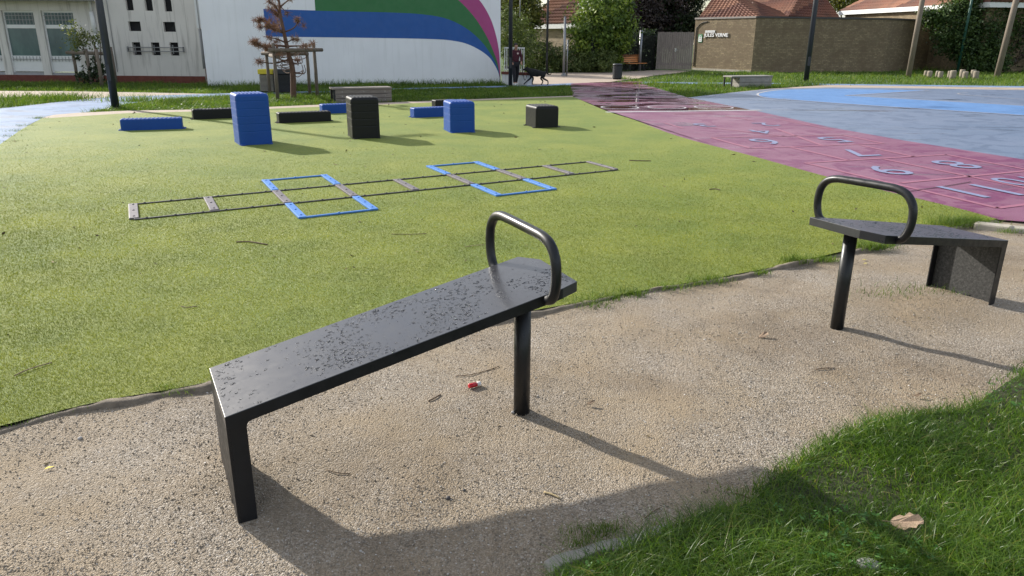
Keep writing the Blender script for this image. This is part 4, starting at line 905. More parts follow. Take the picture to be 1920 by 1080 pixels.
# centre house behind the hedge
e0 = PD(979, 52, 57.0); e1 = PD(1088, 37.5, 52.0); ez = (e0[2] + e1[2]) / 2; e0[2] = e1[2] = ez
dv = (e1 - e0) / np.linalg.norm(e1 - e0); nv = np.array([-dv[1], dv[0], 0]); dp = 3.4
ap = e0 + dv * 3.3 + nv * 1.9; ap[2] = ez + 2.9; ap2 = e1 + nv * 1.9 - dv * .3; ap2[2] = ez + 2.9
hip_house('tiled_house', 'brick house with brown tiled roof and white fascia behind the hedge', [e0, e1, e1 + nv * dp, e0 + nv * dp], ap, ap2, 0)
# two pyramidal roofs behind the brick building
def pyramid(label, fl, fr, depthv, apx, y):
    fl, fr = np.array(fl, float), np.array(fr, float); z = (fl[2] + fr[2]) / 2; fl[2] = fr[2] = z
    d_ = (fr - fl); nn = np.array([-d_[1], d_[0], 0]); nn /= np.linalg.norm(nn); br, bl = fr + nn * depthv, fl + nn * depthv
    ap_ = np.array(apx, float)
    return hip_house('pavilion', label, [fl, fr, br, bl], ap_, ap_, 0, fascia=False, rows=16)
fl, fr = PD(1310, 34, 60), PD(1427, 33, 57); c_ = (fl + fr) / 2 + np.array([-.3, 4.6, 0]); pyramid('dark tiled pavilion roof rising above the brick wall lettering', fl, fr, 8.5, PD(1350, -24, c_[1] + .5), 58)
fl, fr = PD(1478, 34, 62), PD(1576, 31, 66); pyramid('tiled pavilion roof with a sunlit left slope behind the brick wall', fl, fr, 8.5, PD(1520, -44, 68.5), 64)
# right roof with white fascia
e0 = PD(1574, 22, 64.0); e1 = PD(1790, 6, 51.5); ez = (e0[2] + e1[2]) / 2; e0[2] = e1[2] = ez
dv = (e1 - e0) / np.linalg.norm(e1 - e0); nv = np.array([-dv[1], dv[0], 0])
a0_ = e0 + dv * 4.5 + nv * 4.5; a0_[2] = ez + 3.4; a1_ = e1 + dv * 3 + nv * 4.5; a1_[2] = ez + 3.4
hip_house('school_wing', 'school wing with orange tiled roof and long white fascia', [e0, e1 + dv * 3, e1 + dv * 3 + nv * 10, e0 + nv * 10], a0_, a1_, 0, wall_m='brick')

# ================================================================== GATE, FENCE, POLES, FURNITURE
FG = Facade(G(1229, 131.4), G(1296, 132.4)); hg = FG.px(1262, 60.5)[1]
t = thing('wooden_gate', 'weathered vertical board gate left of the brick building', 'gate', (*FG.p0, 0), FG.rot)
n = 17
b = MB()
for i in range(n): x = i * FG.len / n; b.span(x + .004, x + FG.len / n - .004, .0 + .006 * (i % 2), .035, .06, hg + .012 * ((i * 7) % 3))
b.build('board_panel', 'gate_wood', t)
for z_ in (.3, hg - .45): b = MB(); b.span(0, FG.len, .04, .09, z_, z_ + .12); b.build('cross_rail', 'gate_wood', t)
hx, hz_ = FG.px(1266.5, 94); b = MB(); b.span(hx - .05, hx + .05, -.02, -.001, hz_ - .1, hz_ + .12); b.tube([(hx, -.02, hz_), (hx, -.08, hz_), (hx + .13, -.08, hz_)], .02, 6); b.build('handle', 'steel', t)
fp = [G(1110, 135.5)[:2], G(1228, 131.0)[:2]]
FF = Facade(*fp); zf = FF.px(1170, 66)[1]
t = thing('metal_fence', 'black bar fence in front of dark shrubs left of the gate', 'fence', (*FF.p0, 0), FF.rot)
b = MB(); n = 62
for i in range(n): x = .06 + i * (FF.len - .1) / n; b.span(x - .012, x + .012, -.01, .012, .06, zf)
b.span(0, FF.len, .013, .04, zf - .06, zf - .02); b.span(0, FF.len, .013, .04, .12, .16); b.build('bar_panel', 'fence_black', t)
for u in (1112, 1155, 1192, 1227):
    x = FF.px(u, 100)[0]; b = MB(); b.span(x - .035, x + .035, .045, .11, -.05, zf + .05); b.build('post', 'fence_black', t)

def pole(name, label, cat, uv, wpx, h, m, top=None, sides=12, group=None, cap=None, baseplate=False):
    p = G(*uv); dist = float(np.dot(p - [0, 0, CH], FW)); r = wpx * dist / CF / 2; t = thing(name, label, cat, (p[0], p[1], 0), 0, group)
    tx, ty = (0, 0) if top is None else top
    b = MB(); b.tube([(0, 0, -.1), (tx * .5, ty * .5, h * .5), (tx, ty, h)], [r * 1.06, r, r * .9], sides); b.build('shaft', m, t)
    if baseplate: b = MB(); b.box((0, 0, .04), (r * 3.2, r * 3.2, .08)); b.cyl((0, 0, .08), (0, 0, .14), r * 1.25, r * 1.15, 12); b.build('base_plate', m, t, bevel=.01)
    return t, r, (tx, ty, h)
def lamp_head(t, r, top, yaw):
    b = MB(); x, y, z = top; dx, dy = math.cos(yaw), math.sin(yaw)
    b.tube([(x, y, z), (x + dx * .5, y + dy * .5, z + .12), (x + dx * 1.0, y + dy * 1.0, z + .15)], [r * .7, r * .55, r * .5], 8); b.build('arm', 'lamp_paint', t)
    b = MB(); b.box((x + dx * 1.3, y + dy * 1.3, z + .15), (.7, .26, .09), yaw); b.build('lantern', 'lamp_paint', t, bevel=.03)
GL = 'lamp posts around the playground'
for lbl, uv, wp, h in (('dark lamp post in the grass at the left of the turf', (217, 203), 13.5, 4.6), ('dark lamp post in front of the walker', (957, 162.5), 7.2, 7), ('thin dark lamp post before the hedge', (1024.8, 137), 4.2, 7.5), ('dark lamp post behind the low bench on the right', (1511, 152.5), 9., 7)):
    t, r, top = pole('lamp_post', lbl, 'lamp post', uv, wp, h, 'lamp_paint', group=GL); lamp_head(t, r, top, .6)
    b = MB(); b.box((0, -r - .004, .9), (r * 1.1, .012, .4)); b.build('access_door', 'lamp_paint', t)
    b = MB(); b.cyl((0, 0, 0), (0, 0, .03), r * 1.35, r * 1.25, 14); b.build('collar', 'lamp_paint', t)
p = G(1056.8, 142.5); hp = float(CH + (PD(1056.8, 31, p[1]))[2] - CH)
t, r, _ = pole('steel_post', 'tall square steel post with base plate before the hedge', 'post', (1056.8, 142.5), 6.2, hp, 'galvanised', sides=4, baseplate=True)
b = MB(); b.cyl((.16, .02, 0), (.16, .02, hp * .62), .035, None, 8); b.build('side_tube', 'galvanised', t)
p = G(1198.5, 132.5); hp = PD(1201, 57, p[1])[2]
pole('steel_post', 'round grey steel post at the end of the orange bench', 'post', (1198.5, 132.5), 6.0, hp, 'galvanised')[0]
pole('flag_pole', 'thin pale pole rising behind the walker', 'pole', (974, 137.5), 2., 7.5, 'galvanised')
pole('wooden_pole', 'rough wooden pole nearer the lamp post, before the brick wall', 'pole', (1703, 143.5), 9., 6.8, 'pole_wood', (.18, .1), 10, 'rough wooden poles')
pole('wooden_pole', 'leaning rough wooden pole in front of the ivy', 'pole', (1868.5, 145.5), 10., 6.8, 'pole_wood', (.42, .1), 10, 'rough wooden poles')
p = PD(1805, 80, 48.5); t = thing('green_post', 'green metal post rising out of the ivy', 'post', (p[0], p[1], 0)); b = MB(); b.cyl((0, 0, 0), (.12, 0, 6.5), .075, None, 8); b.build('shaft', 'green_paint', t)
# log stumps
k9 = lambda x, y: G(1640 + x / 6.354, y / 6.354)
for i, (x, y, tp, wv, lbl) in enumerate(((602, 905, 842, 40, 'dark wooden stump, hindmost of the leftmost pair'), (648, 915, 845, 52, 'wooden stump leaning right in front of the leftmost pair'), (738, 912, 845, 38, 'dark wooden stump, hindmost of the second pair'), (776, 928, 850, 50, 'wooden stump in front of the second pair'), (884, 920, 845, 40, 'narrow wooden stump of the middle pair'), (922, 930, 840, 64, 'thickest wooden stump in the middle of the row'), (1036, 918, 828, 56, 'tallest wooden stump in the fourth pair'), (1070, 930, 853, 56, 'short wooden stump in front of the fourth pair'), (1166, 922, 833, 52, 'dark wooden stump, hindmost of the right pair'), (1202, 932, 846, 56, 'wooden stump at the right end of the row'))):
    p = k9(x, y + 8); h = PD(1640 + x / 6.354, tp / 6.354, p[1])[2]; r = wv / 6.354 * 42.5 / CF / 2; b = MB()
    b.lathe([(r * 1.05, -.1), (r, h * .3), (r * 1.02, h * .7), (r * .97, h - .03), (r * .86, h)], 12); o = b.build('stump', 'log_wood', recalc=True); o.location = (p[0], p[1], 0); o.rotation_euler = (.03 * math.sin(i * 3), .06 * math.sin(i * 5 + 1), i)
    tag(o, lbl, 'stump', 'log stumps in the grass before the ivy')
# low plank benches with overhanging top
def plank_bench(label, u0, u1, vb, vt, legu, planks, m):
    f = Facade(G(u0, vb[0]), G(u1, vb[1])); h = f.px((u0 + u1) / 2, vt)[1]; lg = f.px(legu, vt + 4)[0]
    t = thing('plank_bench', label, 'bench', (*f.p0, 0), f.rot)
    b = MB(); hh = h - .05; n = planks
    for i in range(n):
        z0, z1 = i * hh / n + .006, (i + 1) * hh / n - .006
        b.span(0, f.len, 0 - .004 * (i % 2), .05, z0, z1); b.span(0, f.len, .47, .5, z0, z1); b.span(-.0, .03, .051, .469, z0, z1); b.span(f.len - .03, f.len, .051, .469, z0, z1)
    b.build('planks', m, t, bevel=.004)
    b = MB(); b.span(lg - .02, f.len + .01, -.03, .53, hh, h); b.build('top', m, t, bevel=.006)
    b = MB()
    for y in (.0, .46): b.span(lg, lg + .06, y, y + .04, -.03, hh - .002)
    b.build('leg', 'fence_black', t)
    for i in range(n):
        for q in (.12, .5, .88): b = MB(); b.cyl((q * f.len, -.012, (i + .5) * hh / n), (q * f.len, -.004, (i + .5) * hh / n), .012, None, 6); b.build('bolt', 'steel', t)
plank_bench('grey plank box bench on the edge of the turf behind the black block', 630, 735, (193.5, 191), 164, 624, 3, 'grey_plank')
plank_bench('pale grey concrete box bench in the right lawn', 1385.5, 1446, (164.6, 163.3), 142, 1372, 2, 'concrete')
# orange bench
FO = Facade(G(1166, 133.5), G(1197, 132.4)); t = thing('slatted_bench', 'orange slatted bench with backrest beside the grey post', 'bench', (*FO.p0, 0), FO.rot)
b = MB(); Wb = FO.len + .1
for i in range(4): b.box((Wb / 2, -.5 + i * .115, .45), (Wb, .095, .035))
b.build('seat', 'orange_wood', t, bevel=.006)
b = MB()
for i in range(4): b.box((Wb / 2, .0 + i * .045, .56 + i * .115), (Wb, .03, .095), Matrix.Rotation(-.35, 4, 'X'))
b.build('backrest', 'orange_wood', t, bevel=.006)
for x in (.18, Wb - .18):
    b = MB(); b.tube([(x, -.5, 0), (x, -.42, .42), (x, .0, .43)], .025, 6); b.tube([(x, .12, 0), (x, -.05, .42), (x, .2, 1.0)], .025, 6); b.build('leg', 'bin_grey', t)
# litter bin on the plaza
p = G(1157, 148.5); t = thing('litter_bin', 'round dark slatted litter bin on the lawn corner', 'bin', (p[0], p[1], 0)); h = PD(1157, 119.5, p[1])[2]; r = 15.5 / 2 * 39 / CF
b = MB(); n = 26
for i in range(n): a = 2 * math.pi * i / n; b.box((r * math.cos(a), r * math.sin(a), h / 2 - .02), (.02, 2 * r * math.pi / n * .72, h - .14), a)
b.build('slats', 'bin_grey', t)
b = MB(); b.lathe([(r * .93, .0), (r * .93, h - .08)], 18); b.build('liner', 'dark_void', t); b = MB(); b.lathe([(r * 1.04, h - .07), (r * 1.08, h - .05), (r * 1.08, h - .02), (r * .9, h)], 18); b.build('rim', 'bin_grey', t)
for z in (.25, .55): pass
# twin bins behind the dead pine
def slat_bin(label, u0, u1, vb, vt, body, lid):
    f = Facade(G(u0, vb), G(u1, vb)); h = f.px((u0 + u1) / 2, vt)[1]; W_ = f.len; D_ = .5; t = thing('slatted_bin', label, 'bin', (*f.p0, 0), f.rot)
    b = MB(); b.span(.02, W_ - .02, .02, D_ - .02, .02, h - .12); b.build('liner', 'dark_void', t)
    b = MB(); n = 14
    for i in range(n): z = .05 + i * (h - .22) / n; b.span(0, W_, 0, .019, z, z + (h - .22) / n * .6); b.span(0, .019, .02, D_, z, z + (h - .22) / n * .6); b.span(W_ - .019, W_, .02, D_, z, z + (h - .22) / n * .6)
    b.build('slats', body, t)
    b = MB(); b.span(-.03, W_ + .03, -.03, D_ + .03, h - .16, h); b.build('lid', lid, t, bevel=.02)
slat_bin('slatted bin with yellow lid behind the tree stakes', 488.5, 514, 173.5, 130, 'bin_pale', 'yellow')
slat_bin('dark slatted bin next to the yellow lidded one', 518, 545.5, 174.5, 130, 'bin_grey', 'bin_grey')

# ================================================================== TREES AND PLANTS
def stakes(label, feet, rails, tops, m='stake_wood', r=.055):
    """feet: pixels of post feet; tops: row of each post top"""
    P = [G(*q) for q in feet]; t = thing('tree_stakes', label, 'tree stakes', (*P[0][:2], 0)); Z = []
    for p, q, vt in zip(P, feet, tops):
        h = PD(q[0], vt, p[1])[2]; b = MB(); x, y = p[:2] - P[0][:2]; b.tube([(x, y, -.1), (x + .01, y, h / 2), (x, y, h)], [r, r * .95, r * .9], 9); b.build('stake', m, t); Z.append((x, y, h))
    for i, j, zf_, side, ext in rails:
        a, c = np.array(Z[i]), np.array(Z[j]); z = min(a[2], c[2]) - zf_; a[2] = c[2] = z; dv_ = (c - a) / np.linalg.norm(c - a); a -= dv_ * ext; c += dv_ * ext; off = np.array([-dv_[1], dv_[0], 0]) * side * r * 1.9
        b = MB(); b.tube([a + off, (a + c) / 2 + off, c + off], [r * 1.05, r * 1.1, r * 1.0], 9); b.build('rail', m, t)
    return t
stakes('wooden stake frame around the dead pine', [(521, 187), (595, 181), (581, 177.5), (506, 176)], [(0, 1, .20, -1, .25), (3, 2, .2, -1, .1), (3, 0, .26, 1, .1)], [81, 81, 81, 88])
stakes('wooden stake frame around the leafy shrub by the left building', [(146, 154.5), (192, 163.5), (218, 158.5), (172, 160)], [(0, 2, .12, -1, .2)], [93, 92, 88, 92], r=.065)
# dead pine
p = G(550, 184); pz = lambda x, y, dy=0.: np.array(PD(460 + x / 5.4, y / 5.4, p[1] + dy)) - [p[0], p[1], 0]
t = thing('dead_pine', 'withered brown pine sapling inside the stake frame', 'tree', (*p[:2], 0))
b = MB(); b.tube(smooth([(0, 0, -.1), pz(480, 720), pz(440, 560), pz(412, 430), pz(385, 300), pz(355, 150), pz(340, 0), pz(330, -130)], 4), np.linspace(.095, .02, 29), 8); b.build('trunk', 'pine_bark', t)
tuft_pts = []
def limb(x0, y0, pts, r0, tufts):
    pp = [pz(x0, y0)] + [pz(x, y, d_) for x, y, d_ in pts]; S_ = smooth(pp, 4); b = MB(); b.tube(S_, np.linspace(r0, .010, len(S_)), 5); b.build('branch', 'pine_bark', t)
    for f in tufts: tuft_pts.append(S_[int(f * (len(S_) - 1))])
limb(405, 430, [(330, 400, -.3), (240, 375, -.6)], .03, (.6, 1)); limb(400, 470, [(300, 460, -.4), (180, 470, -.7), (70, 420, -.9)], .04, (.5, .62, .7, .78, .85, .92, 1)); limb(430, 470, [(520, 465, .2), (650, 465, .3)], .035, (.85, 1))
limb(385, 320, [(300, 280, .2), (200, 210, .3), (150, 195, .3)], .035, (.3, .45, .6, .75, 1, .95)); limb(370, 330, [(290, 300, -.3), (230, 270, -.5), (160, 275, -.5)], .03, (.4, .6, .8, 1, .7)); limb(405, 320, [(480, 290, .1), (525, 240, .2), (525, 205, .2)], .025, (.95, 1))
limb(360, 200, [(310, 130, .2), (240, 80, .3)], .03, (.4, .6, .8, 1)); limb(345, 130, [(300, 60, -.2), (240, 10, -.3)], .03, (.4, .6, .8, 1)); limb(355, 70, [(400, 30, 0), (440, 0, .1), (460, -30, .1)], .025, (.8, 1)); limb(340, 20, [(290, -40, .2), (230, -80, .2)], .025, (.4, .7, 1))
limb(380, 280, [(350, 250, .4), (330, 210, .6)], .02, (.6, 1)); limb(420, 430, [(480, 400, -.3), (530, 400, -.4)], .02, (.6, .8, 1)); limb(450, 600, [(300, 640, -.4), (180, 630, -.7), (130, 620, -.8)], .025, (.8, .9, 1)); limb(400, 150, [(420, 130, .3), (350, 60, .5)], .02, (.6, 1)) 
for k in range(30):
    y0 = 530 + 250 * random.random(); x0 = 430 + (y0 - 530) * .25; s_ = random.choice((-1, 1)); L_ = 60 + 110 * random.random(); d_ = random.uniform(-.8, .8)
    limb(x0, y0, [(x0 + s_ * L_ * .5, y0 - 10 + 40 * random.random(), d_ * .6), (x0 + s_ * L_, y0 - 30 + 50 * random.random(), d_), (x0 + s_ * L_ * .9, y0 - 80 + 60 * random.random(), d_)], .014, (1,) if random.random() < .15 else ())
for k in range(26): tuft_pts.append(tuft_pts[k % len(tuft_pts)] + RNG.normal(size=3) * .07)
Cn = []; Dn = []
for q in tuft_pts:
    n = 55; dd = RNG.normal(size=(n, 3)); dd /= np.linalg.norm(dd, axis=1, keepdims=True); Cn.append(np.repeat(q[None], n, 0)); Dn.append(dd)
Cn, Dn = np.concatenate(Cn) + RNG.normal(size=(len(Cn) * 55, 3)) * .03, np.concatenate(Dn); n = len(Cn); ll = (.08 + .10 * RNG.random(n))[:, None]; wv = RNG.normal(size=(n, 3)); wv = np.cross(Dn, wv); wv /= np.linalg.norm(wv, axis=1, keepdims=True)
V = np.stack([Cn - wv * .006, Cn + wv * .006, Cn + Dn * ll + wv * .002, Cn + Dn * ll - wv * .002], 1).reshape(-1, 3); F = np.arange(n)[:, None] * 4 + np.array([[0, 1, 2, 3]]); rr_ = np.repeat(np.clip(np.repeat(RNG.random(len(tuft_pts)), 55) * .6 + .4 * RNG.random(n), 0, 1), 4)
link('needles', npmesh('needles', V, F, rr_), 'needle_brown', t)
# leafy shrub in the left frame
p = G(183, 160); t = thing('young_shrub', 'young shrub with pale leaves inside the left stake frame', 'shrub', (*p[:2], 0)); qz = lambda x, y, d_=0.: np.array(PD(x / 6.352, y / 6.352, p[1] + d_)) - [p[0], p[1], 0]
for pts in ([(1110, 980), (1050, 760), (990, 560), (900, 350)], [(1150, 980), (1135, 700), (1130, 520), (1180, 420)], [(1165, 980), (1165, 700), (1110, 480), (1040, 370)], [(1120, 980), (1060, 800), (1000, 620), (880, 500)], [(1150, 980), (1190, 800), (1200, 600), (1190, 430)]):
    b = MB(); S_ = smooth([qz(*q, d_=.1 * i) for i, q in enumerate(pts)], 4); b.tube(S_, np.linspace(.03, .010, len(S_)), 6); b.build('stem', 'bark', t)
bl = [(qz(880, 370), (.42, .3, .38)), (qz(900, 460), (.45, .3, .35)), (qz(1000, 430), (.4, .3, .3)), (qz(930, 560), (.4, .3, .25)), (qz(1090, 450), (.3, .25, .35)), (qz(1180, 470), (.25, .2, .35))]
crown('foliage', bl, 800, .05, 'leaf_pale', t, .35, 20, .1)
crown('low_foliage', [(qz(1120, 880), (.55, .3, .45)), (qz(960, 710), (.35, .2, .08)), (qz(1010, 920), (.5, .3, .12)), (qz(1180, 800), (.3, .3, .4))], 750, .06, 'leaf_dark', t, .3, 20, .1)
def bush(name, label, cat, blobs, n, size, m, trunk=None, group=None, **k):
    c = np.array(blobs[0][0], float); t = thing(name, label, cat, (c[0], c[1], 0), 0, group); L0 = np.array([c[0], c[1], 0])
    bl = [(np.array(b[0]) - L0, b[1]) for b in blobs]
    if trunk:
        b = MB()
        b.tube([(0, 0, -.1), (.05, 0, bl[0][0][2] * .5), (0, .05, bl[0][0][2])], [trunk, trunk * .75, trunk * .4], 8)
        for q in bl[1:]: b.tube([(0, 0, bl[0][0][2] * .45), (q[0] + np.array([0, 0, bl[0][0][2] * .5])) / 2, q[0]], [trunk * .5, trunk * .35, trunk * .12], 6)
        b.build('trunk', 'bark', t)
    crown('crown' if trunk else 'foliage', bl, n, size, m, t, **k); return t
B = lambda u, v, y, rx, rz, ry=None: (PD(u, v, y), (rx, ry or rx, rz))
# centre: green shrub, purple tree, dark shrubs, hedge
bush('green_tree', 'rounded bright green tree beside the tiled house', 'tree', [B(1120, 60, 46.5, 1.7, 1.7), B(1105, 85, 46, 1.1, 1.2), B(1135, 25, 47, 1.6, 1.5), B(1120, 10, 47.5, 1.2, 1.2), B(1092, 55, 46.5, .8, .9), B(1145, 70, 46.5, 1.3, 1.5)], 17000, .095, 'leaf_green', .12, per=40)
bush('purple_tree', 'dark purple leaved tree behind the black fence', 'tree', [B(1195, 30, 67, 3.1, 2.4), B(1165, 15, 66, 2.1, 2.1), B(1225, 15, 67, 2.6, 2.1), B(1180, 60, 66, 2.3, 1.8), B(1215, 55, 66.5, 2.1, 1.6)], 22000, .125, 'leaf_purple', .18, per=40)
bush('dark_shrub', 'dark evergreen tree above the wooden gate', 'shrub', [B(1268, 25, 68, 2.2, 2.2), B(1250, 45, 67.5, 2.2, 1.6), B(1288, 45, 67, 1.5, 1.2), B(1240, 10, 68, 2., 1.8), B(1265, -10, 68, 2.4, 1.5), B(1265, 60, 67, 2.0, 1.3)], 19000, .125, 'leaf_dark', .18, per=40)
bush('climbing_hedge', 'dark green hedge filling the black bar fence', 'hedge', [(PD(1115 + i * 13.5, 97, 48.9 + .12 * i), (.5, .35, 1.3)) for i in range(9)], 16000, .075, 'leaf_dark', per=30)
bush('hedge_shrub', 'grey green shrub right of the tall steel post', 'shrub', [B(1120, 115, 45.2, 1.0, .75), B(1132, 112, 45.4, .7, .7), B(1100, 120, 45, .7, .6)], 5500, .06, 'leaf_hedge', group='shrubs along the plaza')
bush('hedge_shrub', 'low grey green shrub between the steel post and the thin lamp post', 'shrub', [B(1078, 118, 45.4, 1.1, .7), B(1060, 112, 45.6, .9, .8), B(1045, 115, 45.4, .8, .8)], 6000, .06, 'leaf_hedge', group='shrubs along the plaza')
bush('hedge_shrub', 'taller grey green shrub between the walker and the thin lamp post', 'shrub', [B(1000, 108, 45, .9, 1.1), B(1015, 112, 45, .9, .9), B(990, 118, 44.8, .6, .7), B(1032, 116, 45.2, .8, .75), B(1006, 95, 45.4, .6, .8)], 8000, .06, 'leaf_hedge', group='shrubs along the plaza')
bush('conifer_bush', 'soft dark conifer bush behind the white railing', 'bush', [B(958, 70, 42, .9, 1.5), B(970, 80, 42.5, .9, 1.3), B(948, 60, 42, .7, 1.4), B(985, 85, 43, .7, .9)], 8000, .06, 'leaf_hedge', .08)
bush('background_tree', 'loose yellow green tree hanging over the tiled house corner', 'tree', [B(968, 25, 48, 1.5, 1.4), B(990, 32, 47.5, 1.0, .8), B(955, 5, 48, 1.5, 1.3), B(985, 45, 47.5, .8, .7), B(1003, 40, 47.2, .5, .45), B(995, 15, 48, .6, .7)], 6500, .10, 'leaf_yellow', .12, clump=.22, per=22, shell=.2)
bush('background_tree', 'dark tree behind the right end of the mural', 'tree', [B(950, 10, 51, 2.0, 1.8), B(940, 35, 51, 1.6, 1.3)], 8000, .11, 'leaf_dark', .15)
bush('background_tree', 'yellow green tree between the pavilion and school wing roofs', 'tree', [B(1590, 4, 80, 2.2, 1.4), B(1610, 0, 80, 1.8, 1.5), B(1572, 2, 80, 1.4, 1.1)], 6000, .14, 'leaf_yellow', .2)
# ivy mass
iv = [(1790, 45, 49.6, 1.5, 1.5), (1815, 20, 49.8, 1.8, 1.6), (1845, 40, 49.5, 1.8, 1.8), (1790, 75, 49.2, 1.2, 1.0), (1830, 85, 49., 1.5, 1.2), (1875, 60, 49.5, 1.6, 1.9), (1850, 110, 48.6, 1.3, .8), (1815, 105, 48.8, .9, .9), (1760, 35, 49.8, 1.1, .6), (1880, 10, 50, 2, 1.7), (1845, -5, 50, 2.2, 1.6), (1740, 28, 49.8, .6, .35), (1870, 120, 48.6, .8, .6)]
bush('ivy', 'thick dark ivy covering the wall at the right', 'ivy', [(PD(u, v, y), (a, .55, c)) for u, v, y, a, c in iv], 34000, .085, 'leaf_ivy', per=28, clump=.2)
bush('background_tree', 'dark bush behind the leaning wooden pole at the right edge', 'tree', [B(1930, 40, 51, 2.2, 2.4), B(1960, 80, 50.5, 2, 1.6), B(1925, 95, 50, 1.4, 1.3)], 9000, .10, 'leaf_purple', .15)
FR = Facade(G(1868, 132), G(2060, 133.5)); zf = FR.px(1900, 95)[1]; t = thing('mesh_fence', 'dark wire mesh fence under the ivy at the right edge', 'fence', (*FR.p0, 0), FR.rot)
b = MB()
for i in range(int(FR.len / .12)): b.span(i * .12, i * .12 + .012, 0, .012, 0, zf)
for z in np.arange(.1, zf, .32): b.span(0, FR.len, .013, .024, z, z + .014)
b.build('mesh_panel', 'fence_black', t); 
for x in (.02, 1.6, 4.2): b = MB(); b.span(x, x + .06, .03, .09, -.05, zf + .05); b.build('post', 'green_paint', t)

# ================================================================== WALKER AND DOG
def skin(name, edges, R, m, parent, sub=2, loc=None):
    pts = {}; order = []
    for a, b in edges:
        for k in (a, b):
            if k not in pts: pts[k] = len(order); order.append(k)
    me = bpy.data.meshes.new(name); me.from_pydata([R[k][0] for k in order], [(pts[a], pts[b]) for a, b in edges], []); o = link(name, me, m, parent)
    sm = o.modifiers.new('skin', 'SKIN'); 
    if not me.skin_vertices: bpy.context.view_layer.objects.active = o; bpy.ops.object.modifier_remove(modifier='skin'); me.skin_vertices.new() if hasattr(me.skin_vertices, 'new') else None
    for k in order:
        r = R[k][1]; me.skin_vertices[0].data[pts[k]].radius = r if hasattr(r, '__len__') else (r, r)
    me.skin_vertices[0].data[0].use_root = True; sm.use_smooth_shade = True
    ss = o.modifiers.new('subdivision', 'SUBSURF'); ss.levels = sub; ss.render_levels = sub
    return o
p = G(966.5, 159.6)
walker = thing('person', 'person in a maroon hoodie and dark trousers walking a black dog', 'person', (p[0], p[1] - .05, 0), math.radians(195))
# local frame: +y forward, x to the person's right; stands 1.62 m
s_ = .93
def hp_(x, y, z): return (x * s_, y * s_, z * s_)
J = {'pel': (hp_(0, 0, .94), .115), 'wst': (hp_(0, .0, 1.08), .11), 'chs': (hp_(0, .01, 1.28), .135), 'nk0': (hp_(0, .02, 1.43), .062), 'nk': (hp_(0, .035, 1.49), .05), 'hd': (hp_(0, .045, 1.58), (.078, .088)), 'hd2': (hp_(0, .05, 1.67), (.074, .086)), 'hd3': (hp_(0, .045, 1.72), .05)}
E_ = [('pel', 'wst'), ('wst', 'chs'), ('chs', 'nk0'), ('nk0', 'nk'), ('nk', 'hd'), ('hd', 'hd2'), ('hd2', 'hd3')]
for s in (-1, 1):
    n = 'r' if s > 0 else 'l'; fw_ = .16 * s
    J.update({n + 'h': (hp_(s * .095, 0, .90), .085), n + 'k': (hp_(s * .10, .10 + fw_ * .6 - .06, .50), .058), n + 'a': (hp_(s * .10, fw_ * 1.3 - .03, .10), .04), n + 't': (hp_(s * .11, fw_ * 1.3 + .13, .045), .036),
              n + 's': (hp_(s * .19, 0, 1.40), .06), n + 'e': (hp_(s * .25, .02 + (.05 if s < 0 else -.06), 1.13), .045), n + 'w': (hp_(s * .20, .22 if s < 0 else .10, .97), .032), n + 'p': (hp_(s * .185, .28 if s < 0 else .14, .93), .036)})
    E_ += [('pel', n + 'h'), (n + 'h', n + 'k'), (n + 'k', n + 'a'), (n + 'a', n + 't'), ('chs', n + 's'), (n + 's', n + 'e'), (n + 'e', n + 'w'), (n + 'w', n + 'p')]
    hp0 = np.array(J[n + 'p'][0])
    for k in range(4):
        a = hp0 + np.array([(-.025 + .017 * k) * .8, .045, -.02]) * s_; c = a + np.array([0, .03, -.03]) * s_ * (1 - .1 * abs(k - 1.2)); d2 = c + np.array([-.01 * s, .0, -.025]) * s_
        J.update({f'{n}f{k}a': (tuple(a), .010), f'{n}f{k}b': (tuple(c), .0095), f'{n}f{k}c': (tuple(d2), .0085)}); E_ += [(n + 'p', f'{n}f{k}a'), (f'{n}f{k}a', f'{n}f{k}b'), (f'{n}f{k}b', f'{n}f{k}c')]
    a = hp0 + np.array([-s * .035, .02, .0]) * s_; c = a + np.array([-s * .015, .035, -.02]) * s_; J.update({n + 'ta': (tuple(a), .012), n + 'tb': (tuple(c), .010)}); E_ += [(n + 'p', n + 'ta'), (n + 'ta', n + 'tb')]
J['no'] = (hp_(0, .145, 1.615), .016); E_.append(('hd', 'no'))
skin('body', E_, J, 'skin', walker)
sub = lambda names, f: {k: (J[k][0], tuple(x * f for x in J[k][1]) if hasattr(J[k][1], '__len__') else J[k][1] * f) for k in names}
T_ = sub(['pel', 'wst', 'chs', 'nk0', 'rs', 're', 'rw', 'ls', 'le', 'lw'], 1.28); T_['nk0'] = (J['nk0'][0], .085)
skin('hoodie', [('pel', 'wst'), ('wst', 'chs'), ('chs', 'nk0'), ('chs', 'rs'), ('rs', 're'), ('re', 'rw'), ('chs', 'ls'), ('ls', 'le'), ('le', 'lw')], T_, 'maroon', walker)
b = MB(); b.ball(hp_(0, -.06, 1.44), (.11, .08, .075), 2); b.build('hood', 'maroon', walker, smooth=True)
b = MB(); b.ball(hp_(-.05, .17, 1.33), (.042, .014, .042), 2); b.build('badge', 'badge', walker)
T_ = sub(['pel', 'rh', 'rk', 'ra', 'lh', 'lk', 'la'], 1.2); skin('trousers', [('pel', 'rh'), ('rh', 'rk'), ('rk', 'ra'), ('pel', 'lh'), ('lh', 'lk'), ('lk', 'la')], T_, 'trouser', walker)
